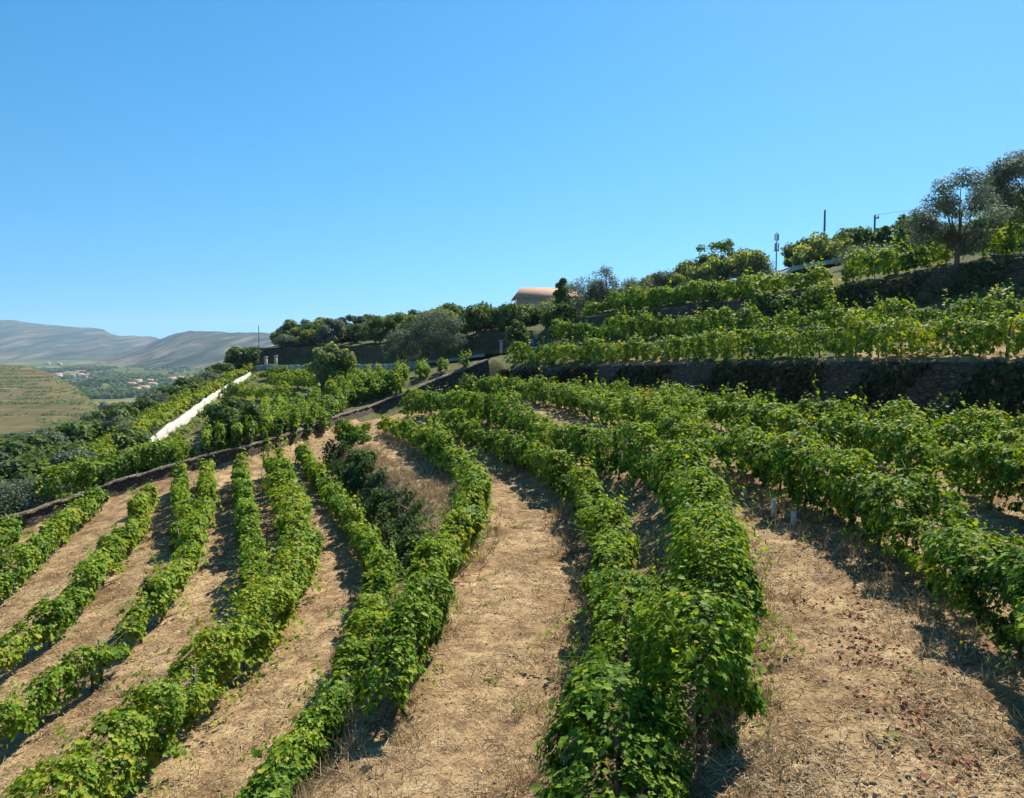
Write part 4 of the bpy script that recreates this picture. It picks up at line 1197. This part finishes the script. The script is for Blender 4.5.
ol(1040, 200, 50, 130, 'low spreading olive bush in shade behind the big olive', 3, nclump=46, nleaf=9000, trunk_h=.15)
ol(436, 313, 84, 56, 'round silvery olive tree in front of the road wall', 4, nleaf=9000, leaf=.24, trunk_h=.3)
ol(402, 331, 85, 38, 'smaller olive tree touching the round silvery one', 5, nleaf=5000, leaf=.24)
ol(287, 336, 112, 22, 'small dark olive standing at the end of the road wall', 6, nleaf=3500, leaf=.3)
br(333, 346, 70, 44, 'leafy green tree standing in front of the parapet', 7, nleaf=6500, leaf=.26, mat=LIGHTLEAF)
br(230, 399, 44, 62, 'large fruit tree with a bare slanting branch beside the white wall', 8, nleaf=9000, leaf=.17, mat=DARKLEAF, shape='vase')
br(152, 446, 40, 60, 'bushy green fruit tree just behind the low stone wall', 9, nleaf=8000, leaf=.15, mat=LIGHTLEAF, trunk_h=.18)
ol(108, 462, 38, 52, 'grey-green olive bush between the fruit tree and the low wall', 10, leaf=.14, trunk_h=.15)
ol(48, 482, 36, 66, 'grey olive bush leaning over the low stone wall', 11, leaf=.14, trunk_h=.15)
ol(0, 480, 34, 80, 'olive bush at the frame edge above the low wall', 12, leaf=.14, trunk_h=.12)
ol(136, 428, 60, 34, 'wispy olive sapling beside the lower end of the white wall', 13, leaf=.18, nleaf=3500)
br(240, 347, 108, 34, 'tall dark spreading tree below the gate on the valley side', 14, nleaf=7000, leaf=.34, trunk_h=.3, shape='vase')
rt = random.Random(9)
belt = [(20, 462, 40, 60), (75, 452, 46, 44), (130, 436, 52, 36), (222, 366, 104, 30), (205, 371, 98, 34), (188, 377, 94, 34), (172, 388, 88, 36), (154, 394, 84, 38), (136, 399, 80, 40), (116, 402, 76, 42), (98, 409, 74, 40), (84, 418, 66, 46), (64, 426, 62, 48), (44, 434, 58, 48), (24, 440, 56, 48), (4, 446, 54, 50), (-22, 452, 52, 56), (70, 444, 54, 40), (36, 456, 50, 40), (8, 466, 46, 46), (-40, 470, 46, 60), (196, 384, 88, 26), (120, 418, 66, 32)]
for k, (px, top, Y, w) in enumerate(belt):
    if k % 3 == 1: ol(px, top, Y, w, 'olive tree in the dense belt between the white wall and the valley', 20 + k, 'tree belt on the valley side', nleaf=6000, leaf=.26, nclump=34, trunk_h=.2)
    else: br(px, top, Y, w, 'dark leafy tree in the dense belt between the white wall and the valley', 20 + k, 'tree belt on the valley side', nleaf=6000, leaf=.26, nclump=34, trunk_h=.18)
# skyline, right to left
br(722, 239, 70, 62, 'tall sparse tree with gaps on the skyline left of the phone mast', 50, nleaf=2600, leaf=.18, nclump=40, airy=1.2, trunk_h=.3, shape='vase')
ol(607, 263, 74, 40, 'tall pale olive rising beside the dark cypress', 51, nleaf=4500, leaf=.2, nclump=40, airy=.8)
ol(588, 274, 75, 42, 'wide pale olive left of the tallest pale olive', 52, nleaf=5000, leaf=.2)
br(562, 275, 80, 20, 'narrow dark cypress beside the terracotta roof', 53, name='cypress_tree', cat='cypress', shape='cone', nleaf=5000, leaf=.2, trunk_h=.1)
ol(642, 277, 72, 42, 'pale rounded olive right of the tallest pale olive', 54, nleaf=4500, leaf=.2)
ol(668, 271, 70, 36, 'dusty olive below the tall sparse tree', 55, nleaf=4500, leaf=.2)
br(692, 263, 72, 44, 'green bushy tree beside the tall sparse tree', 56, nleaf=5000, leaf=.2)
ol(748, 266, 66, 50, 'pale olive bush just below the phone mast', 57, nleaf=5000, leaf=.18)
br(858, 228, 62, 44, 'dark shrubby tree between the two skyline poles', 58, nleaf=5000, leaf=.18)
br(884, 226, 60, 26, 'small tree right behind the transformer pole', 59, nleaf=2500, leaf=.18, airy=.9)
ol(862, 248, 54, 52, 'pale olive bush below the two skyline poles', 60, nleaf=5500, leaf=.16, trunk_h=.15)
br(915, 212, 52, 40, 'dark bush leaning out from behind the big olive', 61, nleaf=5000, leaf=.16, trunk_h=.2)
br(808, 240, 66, 40, 'dark bush left of the tall bare pole', 62, nleaf=5000, leaf=.2, trunk_h=.12)
br(797, 254, 68, 30, 'green bush right of the phone mast', 63, nleaf=4500, leaf=.2, trunk_h=.12, mat=LIGHTLEAF)
br(836, 238, 66, 30, 'green bush at the foot of the tall bare pole', 64, nleaf=4000, leaf=.2, trunk_h=.12, mat=LIGHTLEAF)
br(535, 308, 88, 46, 'leafy green bush covering the cream house', 65, nleaf=5000, leaf=.26, trunk_h=.12)
br(510, 305, 86, 42, 'dark bush left of the cream house', 66, nleaf=5000, leaf=.26, trunk_h=.12)
br(482, 308, 90, 44, 'dark rounded bush above the road wall', 67, nleaf=5000, leaf=.26, trunk_h=.12)
br(518, 322, 77, 24, 'brownish shrub where the road wall ends', 68, nleaf=3000, leaf=.2, trunk_h=.12)
br(560, 306, 76, 36, 'bush at the foot of the dark cypress', 69, nleaf=4000, leaf=.22, trunk_h=.12)
# orchard on the far slope: copies of four trees
keys = [('orch', k) for k in range(4)]
for k in range(74):
    px = 282 + (470 - 282) * ((k * .618) % 1.0); f = rt.random()
    Yc = np.interp(px, [282, 340, 400, 470], [126, 120, 114, 106]); Yw = np.interp(px, [282, 340, 400, 470], [113, 105, 97, 91])
    Y = Yw + 1.5 + (Yc - Yw + 4) * f; x = (px - CX) / F_PX * Y
    tree('orchard_tree', (x, Y, gz_at(x, Y) - .1), 'bushy tree of the orchard on the slope above the road wall', 'orchard tree', 'orchard above the road wall', keys[k % 4], [LIGHTLEAF, LIGHTLEAF, OLIVE, DARKLEAF][k % 4],
         scale=rt.uniform(.75, 1.15), rz=rt.uniform(0, 6), h=3.3, w=4.0, seed=200 + k % 4, trunk_h=.2, nclump=26, nleaf=4600, leaf=.19, airy=.7, kind='mid')
for k in range(34):
    px = rt.uniform(470, 830)
    if 757 < px < 800: continue
    Yc = np.interp(px, [470, 533, 600, 700, 830], [112, 100, 88, 74, 66]); Y = Yc - rt.uniform(0, 7); x = (px - CX) / F_PX * Y
    tree('skyline_bush', (x, Y, gz_at(x, Y) - .1), 'leafy bush in the belt along the skyline', 'bush', 'bushes along the skyline', ('bush', k % 4), [DARKLEAF, LIGHTLEAF, OLIVE, LIGHTLEAF][k % 4],
         scale=rt.uniform(.6, 1.1), rz=rt.uniform(0, 6), h=2.4, w=3.6, seed=220 + k % 4, trunk_h=.12, nclump=20, nleaf=2200, leaf=.2, kind='mid')
def thicket(name, A, B, n, label, group, seed, hmax=.62):
    r = np.random.default_rng(seed); A = resample(A, .1); B = resample(B, .1)
    u = r.random(n); f = r.random(n)
    a = A[(u * (len(A) - 1)).astype(int)]; c = B[(u * (len(B) - 1)).astype(int)]
    q = a * (1 - f)[:, None] + c * f[:, None]; q[:, :2] += r.normal(0, .12, (n, 2))
    hm = np.array([max(0, .35 + 1.1 * fbm(x * .9, y * .9, seed, 4)) for x, y in q[:, :2]])
    hm *= np.clip(1.6 - 1.5 * f, 0.12, 1)
    k = (hm > .12) & (r.random(n) < np.clip(hm * 1.5, .1, 1)); q = q[k]; hm = hm[k]; m = len(q)
    q = drape(q); q[:, 2] += hm * hmax * r.random(m) ** .6 * 1.6
    mid = q.mean(0); mid[2] = gz_at(mid[0], mid[1])
    root = empty(name, mid, label, 'bush', group)
    nr = np.array([-.3, -.3, .8]) + r.normal(0, .5, (m, 3))
    g = leaves_geo('mid', q - mid, nr, r.normal(0, 1, (m, 3)), r.uniform(.05, .13, m), np.clip(r.normal(.22, .2, m), 0, 1))
    link('foliage', leaf_mesh('foliage', [g]), DARKLEAF, root)
    s = Geo()
    for t in range(26):
        b0 = q[r.integers(m)] - mid; b0[2] = gz_at(b0[0] + mid[0], b0[1] + mid[1]) - mid[2] - .05
        e = r.normal(0, .5, 3); s.tube([b0, b0 + np.array([e[0] * .4, e[1] * .4, .35]), b0 + np.array([e[0], e[1], .42])], [.012, .009, .005], 4)
    link('stems', s.mesh('stems'), BARK, root)
thicket('bramble_thicket', foot2, shoulder, 42000, 'bramble thicket, darkened to deepen the shade, covering the steep face of the earth bank', 'brambles on the bare bank', 301)  # brambles spread over the whole face, dark leaves standing in for the hollow's shade
# brambles on the bare bank
for k, (px, py, w, lab) in enumerate([(350, 440, 38, 'green bush at the head of the bare bank'), (366, 458, 20, 'dark bush hanging on the upper bank under the vine row')]):
    p = G(px, py + 8); w_ = w / F_PX * p[1]
    tree('bramble_bush', p, lab, 'bush', 'brambles on the bare bank', ('bram', k), VINE if k == 0 else DARKLEAF, h=w_ * .8, w=w_, seed=240 + k, trunk_h=.1, nclump=22, nleaf=2600, leaf=.11, kind='mid')

# ------------------------------------------------------------------ straw, fallen leaves
def scatter(n, xr, yr, seed, keep):
    r = np.random.default_rng(seed); out = []
    while len(out) < n:
        Y = yr[0] * (yr[1] / yr[0]) ** (r.random() ** .8); u = r.uniform(*xr); x = u * Y
        if keep(x, Y, r): out.append((x, Y, gz_at(x, Y)))
    return np.array(out)
def straw(name, n, seed):
    r = np.random.default_rng(seed)
    p = scatter(n, (-1.1, 1.1), (4.2, 30), seed, lambda x, y, r_: r_.random() < .3 + 1.6 * max(0, fbm(x * .9, y * .9, 12, 4) + .12))
    an = r.uniform(0, 6.28, n); el = np.abs(r.normal(0, .22, n)); st = r.random(n) < .05; el[st] = r.uniform(.5, 1.4, st.sum())
    tip = np.column_stack([np.cos(an) * np.cos(el), np.sin(an) * np.cos(el), np.sin(el)])
    nr = np.array([0, 0, 1.0]) + r.normal(0, .5, (n, 3))
    ln = np.clip(r.lognormal(-2.7, .55, n), .025, .34); wd = r.uniform(.004, .011, n) * np.clip(p[:, 1] / 9, 1, 2.5)
    p[:, 2] += .012
    return tag(link(name, leaf_mesh(name, [leaves_geo('blade', p, nr, tip, ln, np.clip(r.normal(.5, .27, n), 0, 1), wd)]), STRAW), kind='stuff')
straw('dry_grass', 250000, 31)
# thick straw tufts at the foot of rows
def tufts(name, lines, n, seed, h=.22, spread=.28):
    r = np.random.default_rng(seed); ps = []
    for ln, m in lines:
        q = smooth_line(ln, .2); i = r.integers(0, len(q), m); c = q[i][:, :2] + r.normal(0, spread, (m, 2))
        k = max(1, n // sum(b for a, b in lines))
        for x, y in c:
            z = gz_at(x, y)
            ps.append(np.column_stack([x + r.normal(0, .05, k), y + r.normal(0, .05, k), np.full(k, z)]))
    p = np.concatenate(ps); m = len(p)
    an = r.uniform(0, 6.28, m); el = r.uniform(.35, 1.4, m)
    tip = np.column_stack([np.cos(an) * np.cos(el), np.sin(an) * np.cos(el), np.sin(el)])
    ln_ = h * r.uniform(.4, 1.5, m); wd = r.uniform(.004, .009, m) * np.clip(p[:, 1] / 8, 1, 2.6)
    tint = np.clip(r.normal(.5, .2, m), 0, 1)
    return tag(link(name, leaf_mesh(name, [leaves_geo('blade', p, r.normal(0, 1, (m, 3)), tip, ln_, tint, wd)]), STRAW), kind='stuff')
tufts('straw_tufts', [(RL[:6], 260), (CR[1:6], 180), (CL[1:], 300), (SL[:6], 220), (bank_top[1:], 320), ((bank_top[2:8] + bank_foot[:6]) / 2, 160), (bank_foot[:5], 200), (shoulder, 260), (offset(shoulder, .7), 260), ((bank_top[:4] + bank_foot[:4]) / 2, 160)], 46000, 33)
def litter(name, n, seed):
    r = np.random.default_rng(seed)
    c = gp((815, 600), (845, 620), (870, 650), (885, 680), (925, 725), (955, 760), (985, 790), (1010, 815)); q = smooth_line(np.array(c), .1, 4)
    i = r.integers(0, len(q), n); p = q[i] + np.column_stack([r.normal(0, .26, n), r.normal(0, .3, n), np.zeros(n)])
    ok = np.array([fbm(a * 2.2, b * 2.2, 14, 3) > -.08 for a, b, _ in p]); p = drape(p[ok]); m = len(p); p[:, 2] += r.uniform(.01, .04, m)
    nr = np.array([0, 0, 1.0]) + r.normal(0, .6, (m, 3))
    return tag(link(name, leaf_mesh(name, [leaves_geo('vine', p, nr, r.normal(0, 1, (m, 3)), r.uniform(.025, .06, m), np.clip(r.normal(.6, .3, m), 0, 1))]), DRYLEAF), kind='stuff')
litter('fallen_leaves', 650, 35)

t_ = (1 + 5 ** .5) / 2
ICO = np.array([(-1, t_, 0), (1, t_, 0), (-1, -t_, 0), (1, -t_, 0), (0, -1, t_), (0, 1, t_), (0, -1, -t_), (0, 1, -t_), (t_, 0, -1), (t_, 0, 1), (-t_, 0, -1), (-t_, 0, 1)]) / 1.9
ICF = np.array([(0, 11, 5), (0, 5, 1), (0, 1, 7), (0, 7, 10), (0, 10, 11), (1, 5, 9), (5, 11, 4), (11, 10, 2), (10, 7, 6), (7, 1, 8), (3, 9, 4), (3, 4, 2), (3, 2, 6), (3, 6, 8), (3, 8, 9), (4, 9, 5), (2, 4, 11), (6, 2, 10), (8, 6, 7), (9, 8, 1)])
def pebbles(name, n, seed):
    r = np.random.default_rng(seed)
    q = scatter(n, (-1.1, 1.1), (4.4, 26), seed, lambda x, y, r_: r_.random() < .1 + 2.2 * max(0, fbm(x * .7, y * .7, 17, 4)))
    s = np.clip(r.lognormal(-4.0, .5, n), .006, .03)
    V = ICO[None] * (s[:, None] * r.uniform(.6, 1.3, (n, 3)))[:, None, :] * r.uniform(.75, 1.2, (n, 12, 1)) + q[:, None, :]
    F = (ICF[None] + (np.arange(n) * 12)[:, None, None]).reshape(-1)
    return tag(link(name, np_mesh(name, V.reshape(-1, 3), F, np.full(n * 20, 3)), plain_mat('schist_pebble', (0.24, 0.18, 0.115), .9, .4, 3.0, .2)), kind='stuff')
pebbles('pebbles', 5200, 41)
r = np.random.default_rng(43)
c = scatter(90, (-1.0, 1.0), (5, 26), 43, lambda x, y, r_: True); q = np.repeat(c, 14, 0) + r.normal(0, .06, (90 * 14, 3)) * np.array([1, 1, 0]); q[:, 2] += r.uniform(.01, .07, len(q))
tag(link('weeds', leaf_mesh('weeds', [leaves_geo('mid', q, np.array([0, 0, 1.0]) + r.normal(0, .5, q.shape), r.normal(0, 1, q.shape), r.uniform(.025, .06, len(q)), np.clip(r.normal(.45, .2, len(q)), 0, 1))]), LIGHTLEAF), kind='stuff')

# ------------------------------------------------------------------ air
hm, nt, out = new_mat('air')
pv = N(nt, 'ShaderNodeVolumePrincipled', Density=0.000075, Anisotropy=0.2)
pv.inputs['Color'].default_value = (.55, .76, 1.0, 1)
nt.links.new(pv.outputs[0], out.inputs['Volume'])
g = Geo(); g.box((-5000, 3975, 20), (17000, 8050, 460))
hz = link('haze', g.mesh('haze'), hm); tag(hz, kind='stuff')
